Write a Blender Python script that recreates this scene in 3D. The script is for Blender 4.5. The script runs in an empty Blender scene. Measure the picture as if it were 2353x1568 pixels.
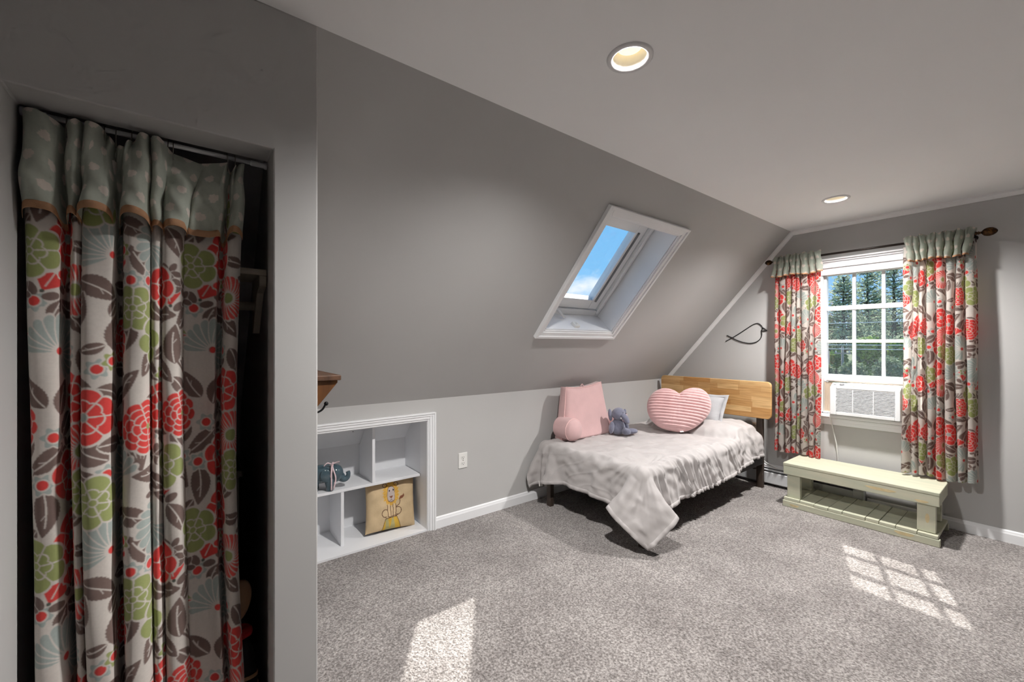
import bpy, bmesh, math, random
import numpy as np
from mathutils import Vector, Matrix

# ------------------------------------------------------------------ camera, world, sun, exposure
SC = bpy.context.scene
COL = SC.collection
PI = math.pi
CAM_H = 1.26
YAW = 0.914091
cam_data = bpy.data.cameras.new('camera')
cam_data.sensor_width = 36.0
cam_data.lens = 36.0 * 954.15 / 2353.0
cam_data.shift_y = 7.44 / 2353.0
cam_data.clip_start = 0.02
cam_data.clip_end = 400
cam = bpy.data.objects.new('camera', cam_data)
COL.objects.link(cam)
cam.location = (0, 0, CAM_H)
cam.rotation_euler = (PI / 2, 0, YAW - PI / 2)
SC.camera = cam

SC.view_settings.view_transform = 'Standard'
SC.view_settings.look = 'None'
SC.view_settings.gamma = 1.0
SC.view_settings.use_curve_mapping = False
SC.view_settings.exposure = 1.0
SC.cycles.max_bounces = 6
SC.cycles.diffuse_bounces = 4
SC.cycles.glossy_bounces = 2
SC.cycles.transparent_max_bounces = 12
SC.cycles.caustics_reflective = False
SC.cycles.caustics_refractive = False
SC.cycles.sample_clamp_indirect = 6.0
SC.cycles.use_denoising = True
SC.cycles.use_adaptive_sampling = True
SC.cycles.adaptive_threshold = 0.06
SC.cycles.adaptive_min_samples = 14
SC.cycles.use_light_tree = False


def lin(r, g, b):
    def f(v):
        v /= 255.0
        return v / 12.92 if v <= 0.04045 else ((v + 0.055) / 1.055) ** 2.4
    return (f(r), f(g), f(b))


def world_setup():
    w = bpy.data.worlds.new('sky')
    SC.world = w
    w.use_nodes = True
    nt = w.node_tree
    nt.nodes.clear()
    N = nt.nodes.new
    out = N('ShaderNodeOutputWorld')
    bg = N('ShaderNodeBackground')
    tc = N('ShaderNodeTexCoord')
    sep = N('ShaderNodeSeparateXYZ')
    ramp = N('ShaderNodeValToRGB')
    e = ramp.color_ramp.elements
    e[0].position = 0.0
    e[0].color = (*lin(176, 204, 236), 1)
    e[1].position = 0.75
    e[1].color = (*lin(74, 146, 214), 1)
    m = e.new(0.16)
    m.color = (*lin(128, 188, 236), 1)
    mp = N('ShaderNodeMapping')
    mp.inputs['Scale'].default_value = (1.0, 1.0, 2.2)
    no = N('ShaderNodeTexNoise')
    no.inputs['Scale'].default_value = 5.5
    no.inputs['Detail'].default_value = 7
    no.inputs['Roughness'].default_value = 0.55
    cr = N('ShaderNodeValToRGB')
    cr.color_ramp.elements[0].position = 0.575
    cr.color_ramp.elements[0].color = (0, 0, 0, 1)
    cr.color_ramp.elements[1].position = 0.72
    cr.color_ramp.elements[1].color = (0.85, 0.85, 0.85, 1)
    mix = N('ShaderNodeMixRGB')
    mix.inputs[2].default_value = (0.86, 0.88, 0.92, 1)
    L = nt.links.new
    L(tc.outputs['Generated'], sep.inputs[0])
    L(sep.outputs['Z'], ramp.inputs[0])
    L(tc.outputs['Generated'], mp.inputs[0])
    L(mp.outputs[0], no.inputs['Vector'])
    L(no.outputs['Fac'], cr.inputs[0])
    L(cr.outputs[0], mix.inputs[0])
    L(ramp.outputs[0], mix.inputs[1])
    L(mix.outputs[0], bg.inputs[0])
    bg.inputs[1].default_value = 0.62
    L(bg.outputs[0], out.inputs[0])


world_setup()

SUN_TO = Vector((0.825, 0.28, 1.0)).normalized()      # direction towards the sun
sd = bpy.data.lights.new('sun_offscreen', 'SUN')
sd.energy = 4.2
sd.angle = math.radians(0.6)
sd.color = (1.0, 0.955, 0.9)
sun = bpy.data.objects.new('sun_offscreen', sd)
COL.objects.link(sun)
sun.location = (8, 3, 12)
sun.rotation_euler = SUN_TO.to_track_quat('Z', 'Y').to_euler()

# ------------------------------------------------------------------ room measures (metres)
XW = 4.112          # window wall
YC = 1.370          # line where flat ceiling meets the slope, also the closet front
YK = 2.568          # knee wall
H = 2.2335          # flat ceiling
ZK = 0.889          # top of knee wall
YR = -1.27          # flat ceiling / right slope
YKR = YR - (YK - YC)
XB = -2.2           # back wall
XE = 0.305          # end of the closet front wall
SL = Vector((0, YK - YC, ZK - H)).normalized()     # down the slope
SN = Vector((0, H - ZK, YK - YC)).normalized()     # out of the roof
SLEN = math.hypot(YK - YC, H - ZK)


def slope(x, s, d=0.0):
    """point at x, distance s down the slope from the ceiling edge, d out through the roof"""
    return Vector((x, YC, H)) + SL * s + SN * d


# ------------------------------------------------------------------ mesh helpers
WLOC = {}


class MB:
    def __init__(self):
        self.v = []
        self.f = []

    def add(self, vs, fs):
        o = len(self.v)
        self.v += [Vector(p) for p in vs]
        self.f += [tuple(i + o for i in f) for f in fs]
        return self

    def box(self, x0, x1, y0, y1, z0, z1, fn=None):
        vs = [(x, y, z) for x in (x0, x1) for y in (y0, y1) for z in (z0, z1)]
        if fn:
            vs = [fn(*p) for p in vs]
        fs = [(0, 1, 3, 2), (4, 6, 7, 5), (0, 4, 5, 1), (2, 3, 7, 6), (0, 2, 6, 4), (1, 5, 7, 3)]
        return self.add(vs, fs)

    def prism(self, poly, a, b, axis):
        """poly: 2-D outline; extruded from a to b along axis"""
        def P(p, t):
            if axis == 'x':
                return (t, p[0], p[1])
            if axis == 'y':
                return (p[0], t, p[1])
            return (p[0], p[1], t)
        n = len(poly)
        vs = [P(p, a) for p in poly] + [P(p, b) for p in poly]
        fs = [tuple(range(n)), tuple(range(2 * n - 1, n - 1, -1))]
        fs += [(i, n + i, n + (i + 1) % n, (i + 1) % n) for i in range(n)]
        return self.add(vs, fs)

    def tube(self, pts, r, n=8, closed=False, cap=True):
        pts = [Vector(p) for p in pts]
        m = len(pts)
        rs = r if isinstance(r, (list, tuple)) else [r] * m
        vs = []
        up = None
        for i, p in enumerate(pts):
            if closed:
                t = pts[(i + 1) % m] - pts[i - 1]
            else:
                t = pts[min(i + 1, m - 1)] - pts[max(i - 1, 0)]
            t.normalize()
            if up is None:
                up = Vector((0, 0, 1)) if abs(t.z) < 0.9 else Vector((1, 0, 0))
            side = t.cross(up)
            if side.length < 1e-6:
                side = t.orthogonal()
            side.normalize()
            up = side.cross(t).normalized()
            for k in range(n):
                a = 2 * PI * k / n
                vs.append(p + (side * math.cos(a) + up * math.sin(a)) * rs[i])
        fs = []
        for i in range(m if closed else m - 1):
            j = (i + 1) % m
            for k in range(n):
                k2 = (k + 1) % n
                fs.append((i * n + k, i * n + k2, j * n + k2, j * n + k))
        if cap and not closed:
            fs.append(tuple(range(n - 1, -1, -1)))
            fs.append(tuple((m - 1) * n + k for k in range(n)))
        return self.add(vs, fs)

    def lathe(self, prof, origin=(0, 0, 0), axis=(0, 0, 1), n=24, cap=True):
        """prof: (radius, height) pairs"""
        q = Vector((0, 0, 1)).rotation_difference(Vector(axis))
        o = Vector(origin)
        vs = []
        for r, h in prof:
            for k in range(n):
                a = 2 * PI * k / n
                vs.append(o + q @ Vector((r * math.cos(a), r * math.sin(a), h)))
        fs = []
        for i in range(len(prof) - 1):
            for k in range(n):
                k2 = (k + 1) % n
                fs.append((i * n + k, i * n + k2, (i + 1) * n + k2, (i + 1) * n + k))
        if cap:
            fs.append(tuple(range(n - 1, -1, -1)))
            fs.append(tuple((len(prof) - 1) * n + k for k in range(n)))
        return self.add(vs, fs)

    def ell(self, c, r, rot=None, nu=20, nv=12, fn=None):
        """ellipsoid; fn(unit vector) -> unit-ish vector lets it be reshaped"""
        c = Vector(c)
        vs = []
        for i in range(nv + 1):
            ph = PI * i / nv
            for k in range(nu):
                a = 2 * PI * k / nu
                p = Vector((math.sin(ph) * math.cos(a), math.sin(ph) * math.sin(a), math.cos(ph)))
                if fn:
                    p = fn(p)
                p = Vector((p.x * r[0], p.y * r[1], p.z * r[2]))
                if rot is not None:
                    p = rot @ p
                vs.append(c + p)
        fs = []
        for i in range(nv):
            for k in range(nu):
                k2 = (k + 1) % nu
                fs.append((i * nu + k, (i + 1) * nu + k, (i + 1) * nu + k2, i * nu + k2))
        return self.add(vs, fs)

    def grid(self, P, wrap=False):
        """P: array nu x nv x 3"""
        nu, nv = len(P), len(P[0])
        vs = [P[i][j] for i in range(nu) for j in range(nv)]
        fs = []
        for i in range(nu if wrap else nu - 1):
            i2 = (i + 1) % nu
            for j in range(nv - 1):
                fs.append((i * nv + j, i2 * nv + j, i2 * nv + j + 1, i * nv + j + 1))
        return self.add(vs, fs)

    def build(self, name, mat, parent=None, smooth=False, bevel=0.0, segs=2, subsurf=0, weld=False, angle=40):
        me = bpy.data.meshes.new(name)
        if parent is not None:
            base = WLOC[parent.name]
        else:
            xs = [p.x for p in self.v]
            ys = [p.y for p in self.v]
            zs = [p.z for p in self.v]
            base = Vector(((min(xs) + max(xs)) / 2, (min(ys) + max(ys)) / 2, min(zs)))
        me.from_pydata([p - base for p in self.v], [], self.f)
        bm = bmesh.new()
        bm.from_mesh(me)
        if weld:
            bmesh.ops.remove_doubles(bm, verts=bm.verts, dist=1e-5)
        bmesh.ops.recalc_face_normals(bm, faces=bm.faces)
        bm.to_mesh(me)
        bm.free()
        if smooth:
            me.shade_smooth()
        me.materials.append(mat)
        o = bpy.data.objects.new(name, me)
        COL.objects.link(o)
        if parent is not None:
            o.parent = parent
        else:
            o.location = base
        WLOC[o.name] = base
        if bevel:
            b = o.modifiers.new('bevel', 'BEVEL')
            b.width = bevel
            b.segments = segs
            b.limit_method = 'ANGLE'
            b.angle_limit = math.radians(angle)
            b.harden_normals = False
        if subsurf:
            s = o.modifiers.new('subdivision', 'SUBSURF')
            s.levels = subsurf
            s.render_levels = subsurf
        return o


def fast_mesh(name, co, faces, mat, parent=None, smooth=True, print_col=None, base=None):
    """numpy mesh; co n x 3, faces m x 4; print_col n x 3 linear colours of the printed cloth"""
    co = np.asarray(co, dtype=np.float64)
    if parent is not None:
        base = WLOC[parent.name]
    elif base is None:
        base = Vector(((co[:, 0].min() + co[:, 0].max()) / 2, (co[:, 1].min() + co[:, 1].max()) / 2, co[:, 2].min()))
    co = co - np.array(base)
    faces = np.asarray(faces, dtype=np.int32)
    k = faces.shape[1]
    me = bpy.data.meshes.new(name)
    me.vertices.add(len(co))
    me.vertices.foreach_set('co', co.astype(np.float32).ravel())
    me.loops.add(faces.size)
    me.loops.foreach_set('vertex_index', faces.ravel())
    me.polygons.add(len(faces))
    me.polygons.foreach_set('loop_start', np.arange(0, faces.size, k, dtype=np.int32))
    me.polygons.foreach_set('loop_total', np.full(len(faces), k, dtype=np.int32))
    me.update(calc_edges=True)
    if smooth:
        me.shade_smooth()
    if print_col is not None:
        at = me.color_attributes.new('print', 'FLOAT_COLOR', 'POINT')
        rgba = np.ones((len(co), 4), dtype=np.float32)
        rgba[:, :3] = print_col
        at.data.foreach_set('color', rgba.ravel())
    me.materials.append(mat)
    o = bpy.data.objects.new(name, me)
    COL.objects.link(o)
    if parent is not None:
        o.parent = parent
    else:
        o.location = base
    WLOC[o.name] = Vector(base)
    return o


def grid_faces(nu, nv):
    i, j = np.meshgrid(np.arange(nu - 1), np.arange(nv - 1), indexing='ij')
    a = (i * nv + j).ravel()
    return np.stack([a, a + nv, a + nv + 1, a + 1], 1)


def tag(o, label=None, cat=None, group=None, kind=None):
    if label:
        o['label'] = label
    if cat:
        o['category'] = cat
    if group:
        o['group'] = group
    if kind:
        o['kind'] = kind
    return o


def thing(name, loc, label, cat, group=None):
    o = bpy.data.objects.new(name, None)
    o.empty_display_size = 0.05
    COL.objects.link(o)
    o.location = loc
    WLOC[o.name] = Vector(loc)
    return tag(o, label, cat, group)


def struct(o, label=None):
    o['kind'] = 'structure'
    if label:
        o['label'] = label
    return o


def child_copy(src, parent, loc=(0, 0, 0), rot=None):
    o = src.copy()
    COL.objects.link(o)
    o.parent = parent
    o.location = loc
    if rot is not None:
        o.rotation_euler = rot
    WLOC[o.name] = WLOC[src.name]
    return o


# ------------------------------------------------------------------ materials
def pm(name, col, rough=0.6, var=0.0, vscale=8.0, bump=0.0, bscale=60.0, metal=0.0, spec=0.5, sheen=0.0,
       stretch=(1, 1, 1), coat=0.0, detail=4.0, col2=None, emit=None, estr=0.0, translucent=0.0, attr=None,
       bdist=0.004, lohi=(0.35, 0.65)):
    m = bpy.data.materials.new(name)
    m.use_nodes = True
    nt = m.node_tree
    N = nt.nodes.new
    L = nt.links.new
    b = nt.nodes['Principled BSDF']
    b.inputs['Roughness'].default_value = rough
    b.inputs['Metallic'].default_value = metal
    b.inputs['Specular IOR Level'].default_value = spec
    b.inputs['Base Color'].default_value = (*col, 1)
    if sheen:
        b.inputs['Sheen Weight'].default_value = sheen
        b.inputs['Sheen Roughness'].default_value = 0.5
    if coat:
        b.inputs['Coat Weight'].default_value = coat
        b.inputs['Coat Roughness'].default_value = 0.08
    tc = N('ShaderNodeTexCoord')
    mp = N('ShaderNodeMapping')
    mp.inputs['Scale'].default_value = stretch
    L(tc.outputs['Object'], mp.inputs[0])
    csock = None
    if attr:
        a = N('ShaderNodeAttribute')
        a.attribute_name = attr
        csock = a.outputs['Color']
    if var > 0 or col2 is not None:
        no = N('ShaderNodeTexNoise')
        no.inputs['Scale'].default_value = vscale
        no.inputs['Detail'].default_value = detail
        L(mp.outputs[0], no.inputs['Vector'])
        rp = N('ShaderNodeValToRGB')
        rp.color_ramp.elements[0].position = lohi[0]
        rp.color_ramp.elements[1].position = lohi[1]
        if attr:
            rp.color_ramp.elements[0].color = (1 - var, 1 - var, 1 - var, 1)
            rp.color_ramp.elements[1].color = (1, 1, 1, 1)
            mu = N('ShaderNodeMixRGB')
            mu.blend_type = 'MULTIPLY'
            mu.inputs[0].default_value = 1
            L(csock, mu.inputs[1])
            L(rp.outputs[0], mu.inputs[2])
            L(no.outputs['Fac'], rp.inputs[0])
            csock = mu.outputs[0]
        else:
            c2 = col2 if col2 is not None else tuple(min(1, v * (1 + var)) for v in col)
            c1 = col if col2 is not None else tuple(v * (1 - var) for v in col)
            rp.color_ramp.elements[0].color = (*c1, 1)
            rp.color_ramp.elements[1].color = (*c2, 1)
            L(no.outputs['Fac'], rp.inputs[0])
            csock = rp.outputs[0]
    if csock is not None:
        L(csock, b.inputs['Base Color'])
    if bump:
        nb = N('ShaderNodeTexNoise')
        nb.inputs['Scale'].default_value = bscale
        nb.inputs['Detail'].default_value = 3
        L(mp.outputs[0], nb.inputs['Vector'])
        bu = N('ShaderNodeBump')
        bu.inputs['Strength'].default_value = bump
        bu.inputs['Distance'].default_value = bdist
        L(nb.outputs['Fac'], bu.inputs['Height'])
        L(bu.outputs[0], b.inputs['Normal'])
    if emit:
        b.inputs['Emission Color'].default_value = (*emit, 1)
        b.inputs['Emission Strength'].default_value = estr
    if translucent:
        out = nt.nodes['Material Output']
        tr = N('ShaderNodeBsdfTranslucent')
        mx = N('ShaderNodeMixShader')
        mx.inputs[0].default_value = translucent
        if csock is not None:
            L(csock, tr.inputs[0])
        else:
            tr.inputs[0].default_value = (*col, 1)
        L(b.outputs[0], mx.inputs[1])
        L(tr.outputs[0], mx.inputs[2])
        L(mx.outputs[0], out.inputs[0])
    return m


M = {}
M['wall'] = pm('wall_paint', lin(189, 188, 187), 0.75, var=0.02, vscale=1.5, detail=2, spec=0.25)
M['ceiling'] = pm('ceiling_paint', lin(244, 244, 244), 0.85, var=0.015, vscale=1.2, detail=2, spec=0.2)
M['closet'] = M['wall']
M['white'] = pm('white_trim_paint', lin(240, 241, 243), 0.42, var=0.015, vscale=3, spec=0.4)
M['shelf_white'] = pm('white_shelf_paint', lin(232, 233, 236), 0.5, var=0.02, vscale=4, spec=0.35)
M['vinyl'] = pm('white_window_vinyl', lin(232, 232, 232), 0.35, var=0.01, vscale=4)
M['ac'] = pm('air_conditioner_plastic', lin(222, 223, 224), 0.45, var=0.02, vscale=6)
M['ac_top'] = pm('air_conditioner_tan_top', lin(214, 196, 176), 0.5, var=0.04, vscale=10)
M['ac_dark'] = pm('air_conditioner_filter', lin(92, 94, 96), 0.8, var=0.1, vscale=40)
M['accordion'] = pm('accordion_panel', lin(214, 202, 186), 0.5, var=0.03, vscale=9)
M['bench'] = pm('pale_green_painted_pine', lin(198, 195, 173), 0.6, col2=lin(184, 187, 166), var=0.1, vscale=5, stretch=(7, 0.8, 7), bump=0.12, bscale=18, lohi=(0.3, 0.7))
M['bench_raw'] = pm('bare_pine_knot', lin(206, 188, 146), 0.6, var=0.12, vscale=20)
M['metal_dark'] = pm('dark_bronze_metal', lin(46, 38, 34), 0.4, var=0.1, vscale=20, metal=0.6)
M['bed_leg'] = pm('dark_brown_wood_leg', lin(62, 50, 42), 0.5, var=0.12, vscale=6, stretch=(10, 10, 1))
M['finial'] = pm('mottled_bronze_finial', lin(60, 40, 22), 0.3, col2=lin(140, 96, 48), var=0.3, vscale=55, metal=0.7, lohi=(0.5, 0.72))
M['black_wire'] = pm('black_wire', lin(24, 24, 25), 0.45, metal=0.5, var=0.1, vscale=30)
M['steel'] = pm('steel_hook', lin(150, 146, 138), 0.3, metal=0.9, var=0.1, vscale=40)
M['duvet'] = pm('grey_duvet_cotton', lin(180, 175, 174), 0.8, var=0.035, vscale=9, bump=0.25, bscale=26, sheen=0.25, spec=0.2, bdist=0.006)
M['duvet_under'] = pm('brown_duvet_lining', lin(120, 96, 78), 0.85, var=0.08, vscale=20, bump=0.2, bscale=40)
M['pillow'] = pm('grey_pillow_cotton', lin(172, 172, 175), 0.8, var=0.04, vscale=14, bump=0.3, bscale=70, stretch=(1, 1, 3), sheen=0.2, spec=0.2)
M['pink'] = pm('dusty_pink_velour', lin(212, 176, 176), 0.85, var=0.04, vscale=9, bump=0.2, bscale=220, sheen=0.3, spec=0.15)
M['pink_cord'] = pm('dusty_pink_corduroy', lin(218, 178, 178), 0.85, var=0.06, vscale=16, bump=0.15, bscale=300, sheen=0.3, spec=0.15)
M['pink_pipe'] = pm('pale_pink_piping', lin(228, 190, 188), 0.8, var=0.04, vscale=30)
M['plush'] = pm('grey_blue_plush', lin(122, 124, 142), 0.95, var=0.12, vscale=40, bump=0.6, bscale=380, sheen=0.5, spec=0.1)
M['black'] = pm('black_bead', lin(18, 18, 20), 0.25, var=0.05, vscale=30)
M['felt_white'] = pm('white_felt', lin(232, 228, 226), 0.85, var=0.04, vscale=30)
M['ceramic'] = pm('teal_grey_glazed_ceramic', lin(72, 92, 102), 0.12, var=0.08, vscale=9, coat=0.6)
M['ribbon'] = pm('pink_white_ribbon', lin(232, 206, 210), 0.5, var=0.1, vscale=60)
M['brown_wood'] = pm('stained_brown_wood', lin(104, 62, 20), 0.5, col2=lin(70, 40, 12), var=0.2, vscale=4, stretch=(9, 9, 1.2), lohi=(0.3, 0.7))
M['brown_wood_top'] = pm('stained_brown_wood_board', lin(96, 66, 46), 0.55, col2=lin(66, 44, 30), var=0.2, vscale=5, stretch=(9, 1, 9), lohi=(0.3, 0.7))
M['plate'] = pm('white_outlet_plastic', lin(232, 231, 228), 0.35, var=0.01, vscale=10)
M['plate_tan'] = pm('tan_outlet_plastic', lin(206, 190, 172), 0.4, var=0.02, vscale=10)
M['slot'] = pm('outlet_slot', lin(60, 58, 56), 0.6, var=0.05, vscale=30)
M['cord'] = pm('white_cord', lin(222, 222, 220), 0.45, var=0.02, vscale=20)
M['heater'] = pm('heater_enamel', lin(205, 206, 208), 0.4, var=0.02, vscale=5)
M['heater_dark'] = pm('heater_fins', lin(140, 140, 140), 0.7, var=0.1, vscale=20)
M['mattress'] = pm('white_mattress_ticking', lin(214, 212, 208), 0.85, var=0.03, vscale=12)
M['rail'] = pm('black_bed_rail', lin(40, 36, 34), 0.5, var=0.08, vscale=12)
M['lamp_trim'] = pm('white_lamp_trim', lin(225, 225, 225), 0.4, var=0.01, vscale=10)
M['lamp_cup'] = pm('white_lamp_baffle', lin(225, 225, 225), 0.45, var=0.02, vscale=10)
M['bulb'] = pm('warm_lamp_bulb', lin(255, 236, 190), 0.4, emit=(1.0, 0.80, 0.46), estr=0.70, var=0.02, vscale=10)
M['gasket'] = pm('grey_gasket', lin(120, 120, 122), 0.5, var=0.05, vscale=20)
M['chest'] = pm('dark_brown_chest', lin(44, 34, 30), 0.35, var=0.15, vscale=5, stretch=(8, 8, 1))
M['tan_leather'] = pm('tan_leather', lin(176, 140, 108), 0.6, var=0.1, vscale=12)
M['black_fabric'] = pm('black_fabric', lin(26, 26, 30), 0.7, var=0.15, vscale=40)
M['red_fabric'] = pm('red_fabric', lin(196, 28, 40), 0.7, var=0.1, vscale=30)
M['beige_wood'] = pm('beige_painted_wood', lin(206, 196, 180), 0.55, var=0.04, vscale=8)
M['bark'] = pm('tree_bark', lin(96, 84, 74), 0.9, var=0.2, vscale=3)
M['pole'] = pm('weathered_pole', lin(172, 160, 148), 0.9, var=0.1, vscale=2)
M['wire_grey'] = pm('overhead_wire', lin(210, 212, 214), 0.5, var=0.02, vscale=2)
M['pine'] = pm('pine_needles', lin(150, 166, 132), 0.7, col2=lin(208, 214, 186), var=0.3, vscale=1.2, translucent=0.5)
M['leaf'] = pm('green_leaves', lin(112, 148, 72), 0.6, col2=lin(170, 192, 96), var=0.3, vscale=1.4, translucent=0.4)
M['leaf_mid'] = pm('mid_green_leaves', lin(118, 136, 104), 0.7, col2=lin(160, 174, 132), var=0.3, vscale=0.9, translucent=0.35)
M['ground'] = pm('lawn', lin(92, 104, 62), 0.95, col2=lin(122, 122, 86), var=0.2, vscale=0.6)


def carpet_mat():
    m = bpy.data.materials.new('grey_carpet_pile')
    m.use_nodes = True
    nt = m.node_tree
    N = nt.nodes.new
    L = nt.links.new
    b = nt.nodes['Principled BSDF']
    b.inputs['Roughness'].default_value = 0.95
    b.inputs['Specular IOR Level'].default_value = 0.1
    b.inputs['Sheen Weight'].default_value = 0.2
    tc = N('ShaderNodeTexCoord')
    n1 = N('ShaderNodeTexNoise')
    n1.inputs['Scale'].default_value = 105
    n1.inputs['Detail'].default_value = 3
    n1.inputs['Roughness'].default_value = 0.65
    L(tc.outputs['Object'], n1.inputs['Vector'])
    r1 = N('ShaderNodeValToRGB')
    e = r1.color_ramp.elements
    e[0].position = 0.34
    e[0].color = (*lin(112, 106, 103), 1)
    e[1].position = 0.66
    e[1].color = (*lin(196, 190, 187), 1)
    mid = e.new(0.5)
    mid.color = (*lin(156, 150, 147), 1)
    L(n1.outputs['Fac'], r1.inputs[0])
    n2 = N('ShaderNodeTexNoise')
    n2.inputs['Scale'].default_value = 3.2
    n2.inputs['Detail'].default_value = 7
    n2.inputs['Roughness'].default_value = 0.62
    L(tc.outputs['Object'], n2.inputs['Vector'])
    r2 = N('ShaderNodeValToRGB')
    r2.color_ramp.elements[0].position = 0.36
    r2.color_ramp.elements[0].color = (0.74, 0.73, 0.73, 1)
    r2.color_ramp.elements[1].position = 0.62
    r2.color_ramp.elements[1].color = (1, 1, 1, 1)
    L(n2.outputs['Fac'], r2.inputs[0])
    mu = N('ShaderNodeMixRGB')
    mu.blend_type = 'MULTIPLY'
    mu.inputs[0].default_value = 1
    L(r1.outputs[0], mu.inputs[1])
    L(r2.outputs[0], mu.inputs[2])
    L(mu.outputs[0], b.inputs['Base Color'])
    vo = N('ShaderNodeTexVoronoi')
    vo.inputs['Scale'].default_value = 115
    L(tc.outputs['Object'], vo.inputs['Vector'])
    ad = N('ShaderNodeMath')
    ad.operation = 'SUBTRACT'
    L(n1.outputs['Fac'], ad.inputs[0])
    mv = N('ShaderNodeMath')
    mv.operation = 'MULTIPLY'
    mv.inputs[1].default_value = 0.6
    L(vo.outputs['Distance'], mv.inputs[0])
    L(mv.outputs[0], ad.inputs[1])
    bu = N('ShaderNodeBump')
    bu.inputs['Strength'].default_value = 0.9
    bu.inputs['Distance'].default_value = 0.011
    L(ad.outputs[0], bu.inputs['Height'])
    L(bu.outputs[0], b.inputs['Normal'])
    return m


M['carpet'] = carpet_mat()


def stave_mat():
    m = bpy.data.materials.new('oak_stave_board')
    m.use_nodes = True
    nt = m.node_tree
    N = nt.nodes.new
    L = nt.links.new
    b = nt.nodes['Principled BSDF']
    b.inputs['Roughness'].default_value = 0.42
    tc = N('ShaderNodeTexCoord')
    sp = N('ShaderNodeSeparateXYZ')
    cb = N('ShaderNodeCombineXYZ')
    L(tc.outputs['Object'], sp.inputs[0])
    L(sp.outputs['Y'], cb.inputs['X'])
    L(sp.outputs['Z'], cb.inputs['Y'])
    br = N('ShaderNodeTexBrick')
    br.offset = 0.37
    br.offset_frequency = 2
    br.squash = 0.7
    br.squash_frequency = 3
    br.inputs['Scale'].default_value = 1.0
    br.inputs['Brick Width'].default_value = 0.27
    br.inputs['Row Height'].default_value = 0.047
    br.inputs['Mortar Size'].default_value = 0.0004
    br.inputs['Bias'].default_value = 0.0
    br.inputs['Color1'].default_value = (*lin(190, 140, 82), 1)
    br.inputs['Color2'].default_value = (*lin(226, 188, 134), 1)
    br.inputs['Mortar'].default_value = (*lin(160, 112, 62), 1)
    L(cb.outputs[0], br.inputs['Vector'])
    mp = N('ShaderNodeMapping')
    mp.inputs['Scale'].default_value = (1, 2.2, 34)
    L(tc.outputs['Object'], mp.inputs[0])
    no = N('ShaderNodeTexNoise')
    no.inputs['Scale'].default_value = 3
    no.inputs['Detail'].default_value = 6
    L(mp.outputs[0], no.inputs['Vector'])
    rp = N('ShaderNodeValToRGB')
    rp.color_ramp.elements[0].position = 0.3
    rp.color_ramp.elements[0].color = (0.72, 0.66, 0.58, 1)
    rp.color_ramp.elements[1].position = 0.6
    rp.color_ramp.elements[1].color = (1, 1, 1, 1)
    L(no.outputs['Fac'], rp.inputs[0])
    mu = N('ShaderNodeMixRGB')
    mu.blend_type = 'MULTIPLY'
    mu.inputs[0].default_value = 1
    L(br.outputs['Color'], mu.inputs[1])
    L(rp.outputs[0], mu.inputs[2])
    L(mu.outputs[0], b.inputs['Base Color'])
    return m


M['stave'] = stave_mat()


def glass_mat(dusty):
    m = bpy.data.materials.new('window_glass_dusty' if dusty else 'window_glass')
    m.use_nodes = True
    nt = m.node_tree
    nt.nodes.clear()
    N = nt.nodes.new
    L = nt.links.new
    out = N('ShaderNodeOutputMaterial')
    tr = N('ShaderNodeBsdfTransparent')
    tr.inputs[0].default_value = (0.97, 0.985, 0.98, 1)
    gl = N('ShaderNodeBsdfGlossy')
    gl.inputs['Roughness'].default_value = 0.02
    lw = N('ShaderNodeLayerWeight')
    lw.inputs[0].default_value = 0.5
    pw = N('ShaderNodeMath')
    pw.operation = 'POWER'
    pw.inputs[1].default_value = 5.0
    fr = N('ShaderNodeMath')
    fr.operation = 'MULTIPLY_ADD'
    fr.inputs[1].default_value = 0.5
    fr.inputs[2].default_value = 0.02
    L(lw.outputs['Facing'], pw.inputs[0])
    L(pw.outputs[0], fr.inputs[0])
    mx = N('ShaderNodeMixShader')
    L(fr.outputs[0], mx.inputs[0])
    L(tr.outputs[0], mx.inputs[1])
    L(gl.outputs[0], mx.inputs[2])
    last = mx.outputs[0]
    if dusty:
        tc = N('ShaderNodeTexCoord')
        no = N('ShaderNodeTexNoise')
        no.inputs['Scale'].default_value = 130
        no.inputs['Detail'].default_value = 2
        rp = N('ShaderNodeValToRGB')
        rp.color_ramp.elements[0].position = 0.60
        rp.color_ramp.elements[0].color = (0.03, 0.03, 0.03, 1)
        rp.color_ramp.elements[1].position = 0.74
        rp.color_ramp.elements[1].color = (0.16, 0.16, 0.16, 1)
        L(tc.outputs['Object'], no.inputs['Vector'])
        L(no.outputs['Fac'], rp.inputs[0])
        di = N('ShaderNodeBsdfTranslucent')
        di.inputs[0].default_value = (0.5, 0.54, 0.58, 1)
        m2 = N('ShaderNodeMixShader')
        L(rp.outputs[0], m2.inputs[0])
        L(last, m2.inputs[1])
        L(di.outputs[0], m2.inputs[2])
        last = m2.outputs[0]
    L(last, out.inputs[0])
    return m


M['glass'] = glass_mat(False)
M['glass_dusty'] = glass_mat(True)
M['print'] = pm('floral_print_cotton', (0.8, 0.8, 0.8), 0.8, attr='print', var=0.05, vscale=160, bump=0.1, bscale=700, sheen=0.15, spec=0.15, translucent=0.06, bdist=0.001)
M['print_thin'] = pm('floral_print_voile', (0.8, 0.8, 0.8), 0.8, attr='print', var=0.05, vscale=160, bump=0.1, bscale=500, sheen=0.15, spec=0.15, translucent=0.6, bdist=0.001)
M['trim_brown'] = pm('tan_bias_trim', lin(176, 132, 98), 0.75, var=0.08, vscale=60, bump=0.15, bscale=400)
M['lion_print'] = pm('printed_cushion_cotton', (0.8, 0.8, 0.8), 0.85, attr='print', var=0.05, vscale=40, bump=0.15, bscale=120, spec=0.15)

# ------------------------------------------------------------------ the shell
FARW = 0.14   # thickness of the window wall


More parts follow.
